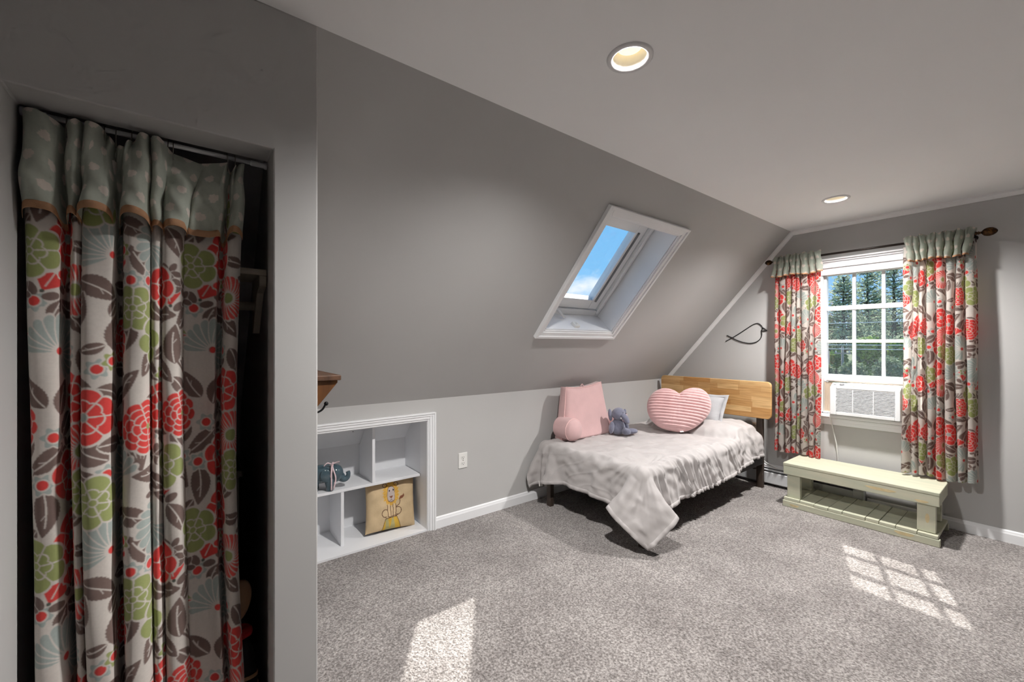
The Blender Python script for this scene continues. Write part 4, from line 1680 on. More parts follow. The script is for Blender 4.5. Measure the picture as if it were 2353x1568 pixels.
    # finer grid with pleats and creases raised along the normal
    def up(A, k):
        n0, n1 = A.shape[:2]
        i = np.linspace(0, n0 - 1, (n0 - 1) * k + 1)
        i0 = np.clip(np.floor(i).astype(int), 0, n0 - 2)
        f = (i - i0)[:, None, None]
        g = lambda q: A[np.clip(q, 0, n0 - 1)]
        a, b2, c, d = g(i0 - 1), g(i0), g(i0 + 1), g(i0 + 2)
        return 0.5 * (2 * b2 + (c - a) * f + (2 * a - 5 * b2 + 4 * c - d) * f ** 2 + (3 * b2 - a - 3 * c + d) * f ** 3)
    k = 4
    F3 = np.concatenate([P, U[..., None], V[..., None]], -1)
    F3 = up(F3, k).transpose(1, 0, 2)
    F3 = up(F3, k).transpose(1, 0, 2)
    P, U, V = F3[..., :3].copy(), F3[..., 3], F3[..., 4]
    gu = np.gradient(P, axis=0)
    gv = np.gradient(P, axis=1)
    Nn = np.cross(gu, gv)
    Nn /= np.maximum(np.linalg.norm(Nn, axis=-1, keepdims=True), 1e-9)
    hgt = np.zeros(U.shape)
    # pleats falling over the near side, fanned from the top
    sidew = np.clip((y0 + .14 - V) / .12, 0, 1) * np.clip((V - (y0 - .285)) / .05, .25, 1) * np.clip((U - x0 - .02) / .12, 0, 1) * np.clip((3.86 - U) / .2, 0, 1)
    for q in range(40):
        xc = rng.uniform(2.25, 3.85)
        sl = rng.uniform(.15, .55)
        wd = rng.uniform(.006, .013)
        v0 = y0 + rng.uniform(-.02, .12)
        hgt += rng.uniform(.006, .014) * sidew * np.exp(-((U + sl * (V - y0) - xc) / wd) ** 2) * np.clip((v0 - V) / .05, 0, 1)
    # tension lines radiating from the near foot corner
    du, dv_ = U - (x0 + .10), V - (y0 + .06)
    ang = np.arctan2(dv_, du)
    rad = np.hypot(du, dv_)
    hgt += .0028 * np.sin(ang * 26 + 2 * np.sin(ang * 5)) * np.exp(-((rad - .22) / .14) ** 2) * (np.minimum(du, dv_) < .06)
    # soft vertical folds on the foot side
    footw = np.clip((x0 + .02 - U) / .06, 0, 1) * np.clip((V - y0 - .05) / .1, 0, 1)
    for vc, hh, wd in ((2.415, .020, .016), (2.37, -.012, .02), (2.30, .006, .03), (2.0, .006, .05), (1.83, .010, .03), (1.74, -.010, .03), (2.16, .004, .02)):
        hgt += footw * hh * np.exp(-((V + .3 * (U - x0) - vc) / wd) ** 2)
    for q in range(60):
        a = rng.uniform(0, PI)
        f = rng.uniform(25, 95)
        hgt += .00042 * np.sin(f * (np.cos(a) * U + np.sin(a) * V) + rng.uniform(0, 6.28) + 2.2 * np.sin(7 * U + q) * np.cos(6 * V))
    flow = np.abs(np.sin(17 * (U * .8 + V * .5) + 2.1 * np.sin(6 * V + 3 * U) + 1.4 * np.sin(11 * U - 5 * V)))
    hgt += .0032 * (1 - flow) ** 4 * np.clip((V - 1.6) / .2, 0, 1)
    sg = np.sign(Nn[len(Nn) // 2, Nn.shape[1] // 2, 2])
    P += Nn * (hgt * sg)[..., None]
    P[..., 1] = np.minimum(P[..., 1], 2.552)
    P[..., 2] = np.maximum(P[..., 2], .02)
    return P


def duvet():
    P = duvet_sim()
    nx, ny = P.shape[:2]
    t = thing('duvet', (3.0, 1.95, 0.03), 'grey cotton duvet draped over the bed and hanging at its foot', 'duvet')
    cv = fast_mesh('cover', P.reshape(-1, 3), grid_faces(nx, ny), M['duvet'], t)
    cv.data.materials.append(M['duvet_under'])
    so = cv.modifiers.new('thickness', 'SOLIDIFY')
    so.thickness = 0.016
    so.offset = -1
    so.material_offset = 1
    so.material_offset_rim = 0
    # stitched flange: a flat border outside the seam along the two free edges
    e = [P[i, 0] for i in range(nx - 1, -1, -1)] + [P[0, j] for j in range(1, ny)]
    inn = [P[i, 4] for i in range(nx - 1, -1, -1)] + [P[4, j] for j in range(1, ny)]
    rows = []
    for k, (a, c) in enumerate(zip(e, inn)):
        d = Vector(a) - Vector(c)
        if k == nx - 1:
            d = Vector(P[0, 0]) - Vector(P[4, 4])
        d.normalize()
        o = Vector(a) - d * 0.004
        q = o + d * 0.026 + Vector((0, 0, 0.0))
        q.z = max(q.z, 0.012)
        rows.append([o, (o + q) / 2 + Vector((0.002 * math.sin(k * .57), 0.002 * math.cos(k * .43), 0.0015 * math.sin(k * .8))), q])
    fl = MB().grid(rows).build('flange', M['duvet'], t, smooth=True)
    so = fl.modifiers.new('thickness', 'SOLIDIFY')
    so.thickness = 0.005
    so.offset = 0
    # care tags at the wall side foot corner
    b = MB()
    c = Vector(P[0, ny - 12])
    for k, (dx, dy) in enumerate([(0.02, -0.02), (0.05, -0.05)]):
        b.add([c + Vector((dx - 0.014, dy, 0.012)), c + Vector((dx + 0.014, dy - 0.01, 0.012)), c + Vector((dx + 0.018, dy - 0.016, -0.03)), c + Vector((dx - 0.010, dy - 0.006, -0.032))], [(0, 1, 2, 3)])
    for p in b.v:
        p.z = max(p.z, 0.006)
    b.build('care_tag', M['felt_white'], t)
    return t


duvet()

# ------------------------------------------------------------------ cushions and toys on the bed
def cushion_grid(w, h, th, n=40, pinch=0.06, corner=0.14, power=0.5):
    """closed square cushion in its own x (width), z (height) plane; y is thickness"""
    rows = []
    fr, bk = [], []
    for i in range(n + 1):
        u = -1 + 2 * i / n
        rf, rb = [], []
        for j in range(n + 1):
            v = -1 + 2 * j / n
            x = u * (1 - pinch * (1 - v * v) * abs(u) ** 3) * w / 2
            z = v * (1 - pinch * (1 - u * u) * abs(v) ** 3) * h / 2
            bul = max(0.0, (1 - u ** 4)) ** power * max(0.0, (1 - v ** 4)) ** power
            rf.append(Vector((x, -th / 2 * bul, z)))
            rb.append(Vector((x, th / 2 * bul, z)))
        fr.append(rf)
        bk.append(rb)
    return fr, bk


def place(P, M4):
    return [[M4 @ p for p in row] for row in P]


def frame(origin, xdir, up):
    """matrix with x along xdir, z along up (made square), y = z cross x"""
    x = Vector(xdir).normalized()
    z = Vector(up)
    z = (z - x * z.dot(x)).normalized()
    y = z.cross(x)
    m = Matrix((x, y, z)).transposed().to_4x4()
    m.translation = Vector(origin)
    return m


# reading cushion with arms
def reading_cushion():
    base = Vector((2.62, 2.40, 0.505))
    t = thing('backrest_cushion', base, 'dusty pink reading cushion with arms leaning against the knee wall', 'cushion')
    # back: wedge, wider at the foot, top edge dips between two ears
    n, m = 30, 26
    front, back = [], []
    for i in range(n + 1):
        u = -1 + 2 * i / n
        rf, rb = [], []
        for j in range(m + 1):
            v = j / m
            hw = 0.30 - 0.085 * v ** 0.8
            topz = 0.425 - 0.022 * (1 - u * u) ** 1.0 + 0.010 * u
            x = base.x + u * hw + 0.01
            z = base.z - 0.01 + topz * v
            lean = 0.035 * v
            edge = max(0.0, 1 - abs(u) ** 8) ** 0.6 * max(0.0, 1 - v ** 10) ** 0.6
            rf.append((x, base.y - 0.028 * edge - 0.03 * (1 - v) * edge + lean - 0.02, z))
            rb.append((x, base.y + 0.045 + 0.05 * edge * (1 - 0.45 * v) + lean * 0.8, z))
        front.append(rf)
        back.append(rb)
    b = MB()
    b.grid(front)
    b.grid(back)
    # side strip between the two faces
    rim_f = [front[0][j] for j in range(m + 1)] + [front[i][m] for i in range(1, n + 1)] + [front[n][j] for j in range(m - 1, -1, -1)]
    rim_b = [back[0][j] for j in range(m + 1)] + [back[i][m] for i in range(1, n + 1)] + [back[n][j] for j in range(m - 1, -1, -1)]
    b.grid([rim_f, rim_b])
    bot_f = [front[i][0] for i in range(n + 1)]
    bot_b = [back[i][0] for i in range(n + 1)]
    b.grid([bot_f, bot_b])
    bo = b.build('back', M['pink'], t, smooth=True, weld=True)
    MB().tube([Vector(p) + Vector((0, -0.002, 0)) for p in rim_f], 0.0042, 6).build('piping', M['pink_pipe'], bo, smooth=True)
    MB().tube(spline([Vector(front[n // 2 - 1][m]) + Vector((-0.012, 0.02, -0.002)), Vector(front[n // 2][m]) + Vector((0, 0.02, 0.022)), Vector(front[n // 2][m]) + Vector((0.022, 0.02, -0.002))]), 0.004, 6).build('loop', M['pink'], bo, smooth=True)
    # arms: thick D shaped rolls
    for (o, d, ln, r, hh) in [(Vector((2.385, 2.44, 0.585)), Vector((-0.10, -1, 0)), 0.185, 0.082, 0.090), (Vector((2.97, 2.44, 0.575)), Vector((0.62, -0.8, 0)), 0.17, 0.080, 0.080)]:
        d = d.normalized()
        sd_ = Vector((-d.y, d.x, 0)) * -1
        prof = []
        N = 22
        K = 12
        rows = []
        for k in range(K + 1):
            q = k / K
            rr = 1.0 if q < 0.8 else math.sqrt(max(0.0, 1 - ((q - 0.8) / 0.2) ** 2 * 0.42))
            row = []
            for a in range(N):
                an = 2 * PI * a / N
                cx, cz = math.cos(an), math.sin(an)
                cz = max(cz, -0.86)
                row.append(o + d * (ln * q) + sd_ * (r * rr * cx) + Vector((0, 0, hh * rr * cz)))
            row.append(row[0])
            rows.append(row)
        b = MB().grid(rows)
        last = rows[-1][:-1]
        cpt = o + d * (ln + 0.012)
        st = len(b.v)
        b.add(last + [cpt], [(i, (i + 1) % N, N) for i in range(N)])
        am = b.build('arm', M['pink'], t, smooth=True, weld=True)
        ring = [p + d * 0.002 for p in rows[-3][:-1]]
        MB().tube(ring, 0.004, 6, closed=True).build('piping', M['pink_pipe'], am, smooth=True)
    return t


reading_cushion()


def heart_cushion():
    m4 = frame((3.36, 1.985, 0.685), (0.66, -0.75, 0.0), (0.40, 0.24, 0.89))
    t = thing('heart_cushion', m4.translation + Vector((0, 0, -0.2)), 'ribbed dusty pink heart cushion leaning on the grey pillow', 'cushion')
    # plump heart outline, local x = width, z = height
    pts = [(5, 40), (20, 51), (38, 56), (57, 53), (70, 39), (74, 18), (68, -4), (52, -25), (28, -44), (2, -53), (-18, -51), (-42, -44), (-60, -28), (-69, -4), (-66, 22), (-52, 43), (-32, 53), (-12, 51), (5, 40)]
    sp_ = spline([Vector((px_ * 0.00375, 0, pz_ * 0.0037)) for px_, pz_ in pts], 24)[:-1]
    out = [(p.x, p.z) for p in sp_]
    n = len(out)
    Hc = 0.0
    cz = 0.02
    K = 50
    sk = 0.10     # ribs run slightly aslant
    P = {}
    b = MB()
    for side in (-1, 1):
        rows = []
        for k in range(n):
            ox, oz = out[k]
            row = []
            for i in range(K + 1):
                q = 1 - i / K
                x, z = ox * q, cz + (oz - cz) * q
                bul = max(0.0, 1 - q ** 3.2) ** 0.55
                rib = abs(math.cos((z + sk * x) * PI / 0.0265)) ** 0.6
                y = side * (0.085 * bul + 0.016 * (rib - 0.5) * min(1.0, (1 - q) * 9))
                row.append(m4 @ Vector((x * (1 + 0.02 * bul), y, z)))
            rows.append(row)
        b.grid(rows, wrap=True)
    bo = b.build('body', M['pink_cord'], t, smooth=True, weld=True)
    tg = Vector(m4 @ Vector((-0.01, -0.02, -0.185)))
    MB().add([tg, tg + Vector((0.02, -0.02, 0.006)), tg + Vector((0.012, -0.035, -0.010)), tg + Vector((-0.012, -0.018, -0.012))], [(0, 1, 2, 3)]).build('care_tag', M['felt_white'], t)
    return t


heart_cushion()


def bed_pillow():
    m4 = frame((3.672, 1.945, 0.668), (0.10, -0.99, 0.0), (0.56, -0.20, 0.80))
    t = thing('bed_pillow', (3.6, 1.83, 0.52), 'grey pillow with a flat stitched border behind the heart cushion', 'pillow')
    fr, bk = cushion_grid(0.36, 0.27, 0.12, 36)
    b = MB()
    b.grid(place(fr, m4))
    b.grid(place(bk, m4))
    bo = b.build('body', M['pillow'], t, smooth=True, weld=True)
    # flat border round the seam
    rim = [fr[0][j] for j in range(37)] + [fr[i][36] for i in range(1, 37)] + [fr[36][j] for j in range(35, -1, -1)] + [fr[i][0] for i in range(35, 0, -1)]
    rows = []
    for p in rim + [rim[0]]:
        o = p * 0.985
        q = Vector((p.x + math.copysign(0.030 * min(1, abs(p.x) / 0.16), p.x), p.y + 0.004 * math.sin(p.x * 40 + p.z * 30), p.z + math.copysign(0.030 * min(1, abs(p.z) / 0.115), p.z)))
        rows.append([m4 @ o, m4 @ ((o + q) / 2 + Vector((0, 0.003 * math.sin(p.z * 70), 0))), m4 @ q])
    fl = MB().grid(rows).build('border', M['pillow'], t, smooth=True)
    so = fl.modifiers.new('thickness', 'SOLIDIFY')
    so.thickness = 0.006
    so.offset = 0
    return t


bed_pillow()


def plush_elephant():
    o = Vector((2.865, 2.245, 0.497))
    t = thing('plush_elephant', o, 'small grey blue plush elephant sitting against the pink reading cushion', 'soft toy')
    # it faces the near side of the room, slightly towards the headboard
    f = Vector((-0.34, -0.92, 0)).normalized()
    s = Vector((-f.y, f.x, 0)) * -1      # its right-hand side in the view
    if s.x < 0:
        s = -s
    up = Vector((0, 0, 1))
    R3 = Matrix((s, -f, up)).transposed()          # columns: side, back, up

    def L(x, y, z):
        """x to the side, y towards the viewer, z up"""
        return o + s * x + f * y + up * z

    def e(name, c, r, par=None, rot=None, mat='plush', fn=None, nu=20, nv=14):
        rt = R3 if rot is None else R3 @ rot
        return MB().ell(L(*c), r, rt, nu, nv, fn).build(name, M[mat], par or t, smooth=True)
    body = e('body', (0.0, 0.0, 0.066), (0.066, 0.056, 0.072), fn=lambda p: Vector((p.x * (1 - 0.22 * p.z), p.y * (1 - 0.15 * p.z), p.z)))
    head = e('head', (0.0, 0.012, 0.172), (0.060, 0.052, 0.055), fn=lambda p: Vector((p.x, p.y, p.z * (1.0 if p.z > 0 else 0.95))))
    tr = spline([L(0.014, 0.045, 0.165), L(0.026, 0.068, 0.148), L(0.034, 0.082, 0.128), L(0.036, 0.090, 0.112), L(0.036, 0.094, 0.104)], 5)
    MB().tube(tr, [0.031 - 0.016 * i / (len(tr) - 1) for i in range(len(tr))], 14).build('trunk', M['plush'], head, smooth=True)
    for sx, rz in ((-1, 0.4), (1, -0.4)):
        e('ear', (sx * 0.069, -0.006, 0.166), (0.020, 0.016, 0.052) if sx < 0 else (0.015, 0.012, 0.044), head, Matrix.Rotation(sx * 0.12, 3, 'Y') @ Matrix.Rotation(rz, 3, 'Z'))
    for x, z in ((0.012, 0.186), (0.047, 0.180)):
        e('eye', (x, 0.062 - (0.012 if x > 0.04 else 0), z), (0.0048, 0.0035, 0.0058), head, None, 'black', None, 10, 8)
    for x in (-0.008, 0.058):
        e('tusk', (x, 0.062 - (0.012 if x > 0.04 else 0), 0.146), (0.005, 0.010, 0.005), head, Matrix.Rotation(0.5, 3, 'X'), 'felt_white', None, 10, 8)
    for sx in (-1, 1):
        e('arm', (sx * 0.071, 0.018, 0.062), (0.022, 0.024, 0.052), None, Matrix.Rotation(sx * -0.14, 3, 'Y'))
    e('leg', (0.034, 0.066, 0.034), (0.030, 0.050, 0.030))
    e('foot_pad', (0.036, 0.108, 0.036), (0.022, 0.010, 0.022))
    e('leg', (0.108, 0.040, 0.026), (0.054, 0.028, 0.024), None, Matrix.Rotation(-0.25, 3, 'Z'))
    return t


plush_elephant()

# ------------------------------------------------------------------ bench
def bench():
    t = thing('bench', (3.86, 0.85, 0.0), 'low pale green wooden bench with a slatted lower shelf under the window', 'bench')
    x0, x1, y0, y1 = 3.655, 4.040, 0.420, 1.278
    zt = 0.336
    # top: a front board on edge and the seat planks behind it
    MB().box(x0 + 0.012, x0 + 0.040, y0, y1, 0.247, zt - 0.022).build('front_apron', M['bench'], t, bevel=0.004)
    MB().box(x1 - 0.030, x1 - 0.004, y0 + 0.004, y1 - 0.004, 0.247, zt - 0.022).build('back_apron', M['bench'], t, bevel=0.004)
    for y in (y0 + 0.001, y1 - 0.027):
        MB().box(x0 + 0.041, x1 - 0.031, y, y + 0.026, 0.247, zt - 0.022).build('end_apron', M['bench'], t, bevel=0.004)
    MB().box(x0 + 0.011, x1, y0 - 0.002, y1 + 0.002, zt - 0.0215, zt).build('seat', M['bench'], t, bevel=0.004)
    # legs: front ones of a wide board plus a cheek, back ones narrower
    for ya in (0.438, 1.170):
        MB().box(x0 + 0.026, x0 + 0.066, ya, ya + 0.086, 0.072, 0.2465).build('leg', M['bench'], t, bevel=0.003)
        MB().box(x1 - 0.075, x1 - 0.036, ya + 0.008, ya + 0.080, 0.072, 0.2465).build('leg', M['bench'], t, bevel=0.003)
    # base: front and back boards and the shelf slats
    MB().box(x0, x0 + 0.034, y0 - 0.004, y1 + 0.002, 0.0, 0.0475).build('base_board', M['bench'], t, bevel=0.005)
    MB().box(x1 - 0.012, x1 + 0.018, y0, y1, 0.0, 0.0475).build('base_board', M['bench'], t, bevel=0.005)
    rng = random.Random(4)
    ys = [0.424, 0.520, 0.622, 0.706, 0.777, 0.905, 0.988, 1.075, 1.168, 1.274]
    for a, c in zip(ys[:-1], ys[1:]):
        dz = rng.uniform(-0.003, 0.0005)
        MB().box(x0 + 0.001 + rng.uniform(0, 0.005), x1 + 0.016, a + 0.0012, c - 0.0012, 0.048, 0.0715 + dz).build('shelf_slat', M['bench'], t, bevel=0.003)
    # bare wood knots showing through the paint
    for (y, z, ry, rz) in [(0.50, 0.262, 0.030, 0.010), (0.70, 0.284, 0.075, 0.012), (0.58, 0.030, 0.045, 0.013), (1.20, 0.02, 0.03, 0.01)]:
        x = x0 + 0.0117 if z > 0.1 else x0 - 0.0003
        pts = [(y + ry * math.cos(a) * (1 + 0.2 * math.sin(3 * a)), z + rz * math.sin(a) * (1 + 0.2 * math.cos(2 * a))) for a in [2 * PI * k / 18 for k in range(18)]]
        MB().prism(pts, x, x + 0.001, 'x').build('knot', M['bench_raw'], t)
    pts = [(0.476 + 0.010 * math.cos(a), 0.160 + 0.030 * math.sin(a)) for a in [2 * PI * k / 18 for k in range(18)]]
    MB().prism(pts, x0 + 0.0257, x0 + 0.027, 'x').build('knot', M['bench_raw'], t)
    return t


bench()

# ------------------------------------------------------------------ built-in shelves in the knee wall
def niche():
    t = thing('built_in_shelves', ((NX0 + NX1) / 2, YK + 0.1, 0.0), 'white built-in cubby shelves recessed in the knee wall with moulded casing', 'shelves')
    YB, YF = 2.935, 2.672
    # casing
    b = MB()
    for i0, i1, dp in [(0.0, 0.012, 0.010), (0.012, 0.030, 0.016), (0.030, 0.044, 0.021), (0.044, 0.054, 0.026)]:
        b.box(NX1 + i0, NX1 + i1, YK - dp, YK, 0.0, NZ1 + i1)
        b.box(NX0, NX1 + i0, YK - dp, YK, NZ1 + i0, NZ1 + i1)
    b.build('casing', M['white'], t, bevel=0.002)
    # box behind the wall
    b = MB()
    b.box(NX0 - 0.02, NX1 + 0.02, YB, YB + 0.02, 0.0, 0.57)
    b.build('back_panel', M['shelf_white'], t)
    b = MB()
    b.prism([(YB + 0.03, 0.535), (YB + 0.03, 0.575), (YK + 0.1005, 0.92), (YK + 0.1005, 0.88)], NX0 - 0.02, NX1 + 0.02, 'x')
    b.build('sloped_panel', M['shelf_white'], t)
    for x0, x1 in ((NX0 - 0.02, NX0), (NX1, NX1 + 0.02)):
        b = MB()
        b.prism([(YK + 0.1005, 0.0), (YB + 0.02, 0.0), (YB + 0.02, 0.57), (YK + 0.1005, 0.90)], x0, x1, 'x')
        b.build('side_panel', M['shelf_white'], t)
    b = MB()
    e = 0.004
    b.box(NX1 - e, NX1 - 0.0003, YK - 0.004, YK + 0.1, 0, NZ1)
    b.box(NX0, NX1 - e, YK - 0.004, YK + 0.1, NZ1 - e, NZ1 - 0.0003)
    b.build('jamb', M['white'], t)
    MB().box(NX0, NX1 - e, YK - 0.004, YB, 0.0, 0.012).build('bottom_panel', M['shelf_white'], t)
    MB().box(NX0, NX1 - e - 0.0005, YF, YB - 0.0005, 0.345, 0.362).build('shelf', M['shelf_white'], t, bevel=0.002)
    MB().prism([(YF, 0.3625), (YB - 0.0005, 0.3625), (YB - 0.0005, 0.558), (YF, 0.852)], 0.922, 0.940, 'x').build('divider', M['shelf_white'], t)
    MB().box(0.728, 0.746, YF, YB - 0.0005, 0.0125, 0.3445).build('divider', M['shelf_white'], t)
    MB().lathe([(0.003, 0), (0.003, 0.002), (0.001, 0.003)], (0.845, 2.822, 0.681), (0, -0.68, -0.73), 10).build('screw', M['slot'], t)
    return t


niche()


def ceramic_elephant():
    o = Vector((0.655, 2.735, 0.3625))
    t = thing('ceramic_elephant', o, 'glossy teal ceramic elephant with a pink ribbon on the white shelf', 'figurine')
    # faces +x (towards the divider), slightly to the room
    f = Vector((0.95, -0.30, 0)).normalized()
    s = Vector((f.y, -f.x, 0))       # towards the room
    R3 = Matrix((f, -s, Vector((0, 0, 1)))).transposed()

    def L(x, y, z):
        return o + f * x + s * y + Vector((0, 0, z))
    b = MB()
    # body with four stout legs as one glazed shape
    prof = lambda p: Vector((p.x, p.y, p.z * (1.0 if p.z > 0 else 0.8)))
    b.ell(L(-0.030, 0, 0.092), (0.080, 0.060, 0.062), R3, 26, 16, prof)
    for x in (-0.062, 0.024):
        for y in (-0.030, 0.030):
            b.lathe([(0.021, 0.0), (0.0215, 0.01), (0.022, 0.03), (0.030, 0.065), (0.018, 0.09)], L(x, y, 0.0), n=18)
    b.ell(L(0.050, 0.002, 0.096), (0.052, 0.050, 0.056), R3, 22, 14)
    body = b.build('body', M['ceramic'], t, smooth=True)
    tr = spline([L(0.080, 0.0, 0.078), L(0.098, 0.0, 0.058), L(0.114, 0.0, 0.056), L(0.126, 0.0, 0.066), L(0.130, 0.0, 0.084), L(0.127, 0.0, 0.098)], 6)
    MB().tube(tr, [0.027 - 0.014 * min(1, i / (len(tr) * 0.7)) for i in range(len(tr))], 16).build('trunk', M['ceramic'], t, smooth=True)
    for sy in (1, -1):
        MB().ell(L(0.006, sy * 0.056, 0.098), (0.034, 0.010, 0.042), R3 @ Matrix.Rotation(sy * 0.35, 3, 'Z') @ Matrix.Rotation(-0.35, 3, 'Y'), 20, 12).build('ear', M['ceramic'], t, smooth=True)
    MB().ell(L(-0.094, 0.0, 0.085), (0.008, 0.006, 0.022), R3, 10, 8).build('tail', M['ceramic'], t, smooth=True)
    # ribbon round the neck, bow and hanging ends
    ring = [L(0.034 + 0.008 * math.cos(a), 0.058 * math.sin(a), 0.104 + 0.060 * math.cos(a)) for a in [2 * PI * k / 28 for k in range(28)]]

    def band(pts, w, closed=False):
        rows = []
        for i, p in enumerate(pts):
            rows.append([p - f * w, p + f * w])
        if closed:
            rows.append(rows[0])
        return MB().grid(rows)
    rb = band(ring, 0.005, True).build('ribbon', M['ribbon'], t, smooth=True)
    tp = L(0.036, 0.028, 0.158)
    for d in (-1, 1):
        pts = spline([tp, tp + f * (0.024 * d) + Vector((0, 0, 0.010)), tp + f * (0.044 * d) + Vector((0, 0, 0.016 if d > 0 else -0.004)) + s * 0.01], 5)
        MB().grid([[p - Vector((0, 0, 0.004)), p + Vector((0, 0, 0.004))] for p in pts]).build('bow', M['ribbon'], rb, smooth=True)
    for dx, ez in ((0.0, 0.004), (0.012, 0.010)):
        pts = spline([tp, tp + s * 0.030 + Vector((0, 0, -0.03)) + f * dx, tp + s * 0.034 + Vector((0, 0, -0.08)) + f * dx * 2, tp + s * 0.036 + f * dx + Vector((0, 0, -0.153 + ez))], 6)
        band(pts, 0.004).build('ribbon_end', M['ribbon'], rb, smooth=True)
    for p in rb.children:
        so = p.modifiers.new('thickness', 'SOLIDIFY')
        so.thickness = 0.0008
    return t


ceramic_elephant()


def lion_cushion():
    w = h = 0.34
    o = Vector((1.065, 2.735, 0.182))
    m4 = frame(o, (1, -0.03, -0.06), (0.03, 0.24, 1))
    t = thing('lion_cushion', (o.x, o.y, 0.013), 'tan square cushion printed with a yellow lion on a circus drum', 'cushion')
    n = 170
    u = np.linspace(-1, 1, n + 1)
    Ug, Vg = np.meshgrid(u, u, indexing='ij')
    TAN = np.array(lin(204, 180, 144))
    YEL = np.array(lin(214, 170, 84))
    YEL2 = np.array(lin(206, 168, 70))
    GREY = np.array(lin(190, 176, 170))
    DK = np.array(lin(96, 66, 50))
    BR = np.array(lin(130, 82, 62))
    GRN = np.array(lin(176, 166, 116))
    col = np.empty(Ug.shape + (3,))
    col[:] = TAN
    X, Y = Ug, Vg            # -1..1 both ways

    def fill(m, c):
        col[m] = c

    def stroke(pts, wd, c):
        pts = np.array(pts, float)
        d = np.full(X.shape, 9.0)
        for a, b2 in zip(pts[:-1], pts[1:]):
            ab = b2 - a
            k = np.clip(((X - a[0]) * ab[0] + (Y - a[1]) * ab[1]) / max(1e-9, (ab ** 2).sum()), 0, 1)
            d = np.minimum(d, np.hypot(X - a[0] - k * ab[0], Y - a[1] - k * ab[1]))
        fill(d < wd, c)

    def el(cx, cy, rx, ry, n_=28, a0=0, a1=2 * PI):
        return [(cx + rx * math.cos(a0 + (a1 - a0) * k / n_), cy + ry * math.sin(a0 + (a1 - a0) * k / n_)) for k in range(n_ + 1)]

    def poly(pts):
        inside = np.zeros(X.shape, bool)
        p = pts
        for i in range(len(p)):
            (xa, ya), (xb, yb) = p[i], p[i - 1]
            cnd = ((ya > Y) != (yb > Y))
            with np.errstate(divide='ignore', invalid='ignore'):
                xi = (xb - xa) * (Y - ya) / (yb - ya + 1e-12) + xa
            inside ^= cnd & (X < xi)
        return inside
    lw = 0.013
    # drum
    dr = [(-0.30, -0.52), (0.16, -0.48), (0.36, -0.98), (-0.40, -0.98)]
    fill(poly(dr), GRN)
    for a, b2, c2 in [((-0.30, -0.52), (-0.40, -0.98), (-0.27, -0.98)), ((-0.20, -0.51), (-0.03, -0.50), (-0.12, -0.95)), ((0.02, -0.5), (0.16, -0.48), (0.12, -0.98)), ((0.12, -0.98), (0.16, -0.48), (0.36, -0.98))]:
        fill(poly([a, b2, c2]), YEL2)
    stroke([(-0.30, -0.52), (0.16, -0.48)], lw, DK)
    stroke([(-0.30, -0.52), (-0.40, -0.98)], lw * 0.7, DK)
    stroke([(0.16, -0.48), (0.36, -0.98)], lw * 0.7, DK)
    # hind legs, body, tail
    fill(poly([(-0.24, 0.10), (0.12, 0.10), (0.12, -0.44), (-0.20, -0.48)]), np.array(lin(214, 188, 150)))
    stroke(el(-0.30, -0.32, 0.13, 0.14, 20, 0.9, 5.0), lw, DK)
    stroke(el(0.20, -0.28, 0.13, 0.14, 20, -2.0, 2.2), lw, DK)
    for x0 in (-0.22, -0.10, 0.0, 0.11):
        stroke([(x0, 0.12), (x0 + 0.015, -0.2), (x0 + (0.03 if x0 < -0.05 else 0.0), -0.46)], lw * 0.9, DK)
    stroke([(-0.20, -0.46), (-0.10, -0.48), (-0.03, -0.46), (0.05, -0.44), (0.14, -0.45), (0.24, -0.42)], lw, DK)
    stroke([(0.14, -0.12), (0.26, -0.05), (0.30, 0.06), (0.27, 0.16)], lw, DK)
    fill(poly([(0.25, 0.15), (0.31, 0.25), (0.41, 0.27), (0.45, 0.34), (0.48, 0.24), (0.43, 0.17), (0.32, 0.13)]), BR)
    # mane, ears, face
    th = np.arctan2(Y - 0.40, X + 0.06)
    rr = np.hypot((X + 0.06) / 0.31, (Y - 0.40) / 0.44)
    fill(rr < 1 + 0.07 * np.sin(15 * th) + 0.04 * np.sin(26 * th + 1), YEL)
    stroke(el(-0.30, 0.72, 0.08, 0.08), lw * 0.8, DK)
    stroke(el(0.16, 0.74, 0.08, 0.08), lw * 0.8, DK)
    for k in range(22):
        a = 2 * PI * k / 22
        stroke([(-0.06 + 0.24 * math.cos(a), 0.40 + 0.34 * math.sin(a)), (-0.06 + 0.29 * math.cos(a + 0.1), 0.40 + 0.41 * math.sin(a + 0.1))], lw * 0.5, np.array(lin(196, 138, 52)))
    fe = (np.abs((X + 0.06) / 0.145) ** 3 + np.abs((Y - 0.37) / 0.285) ** 3)
    fill(fe < 1.18, DK)
    fill(fe < 0.95, GREY)
    fill(np.hypot((X + 0.13) / 0.024, (Y - 0.50) / 0.034) < 1, np.array(lin(40, 32, 40)))
    fill(np.hypot((X - 0.025) / 0.024, (Y - 0.52) / 0.040) < 1, np.array(lin(40, 32, 40)))
    fill(poly([(-0.14, 0.29), (0.02, 0.30), (-0.06, 0.20)]), BR)
    stroke([(-0.06, 0.20), (-0.06, 0.15), (-0.12, 0.12)], lw * 0.6, DK)
    stroke([(-0.06, 0.15), (0.01, 0.12)], lw * 0.6, DK)

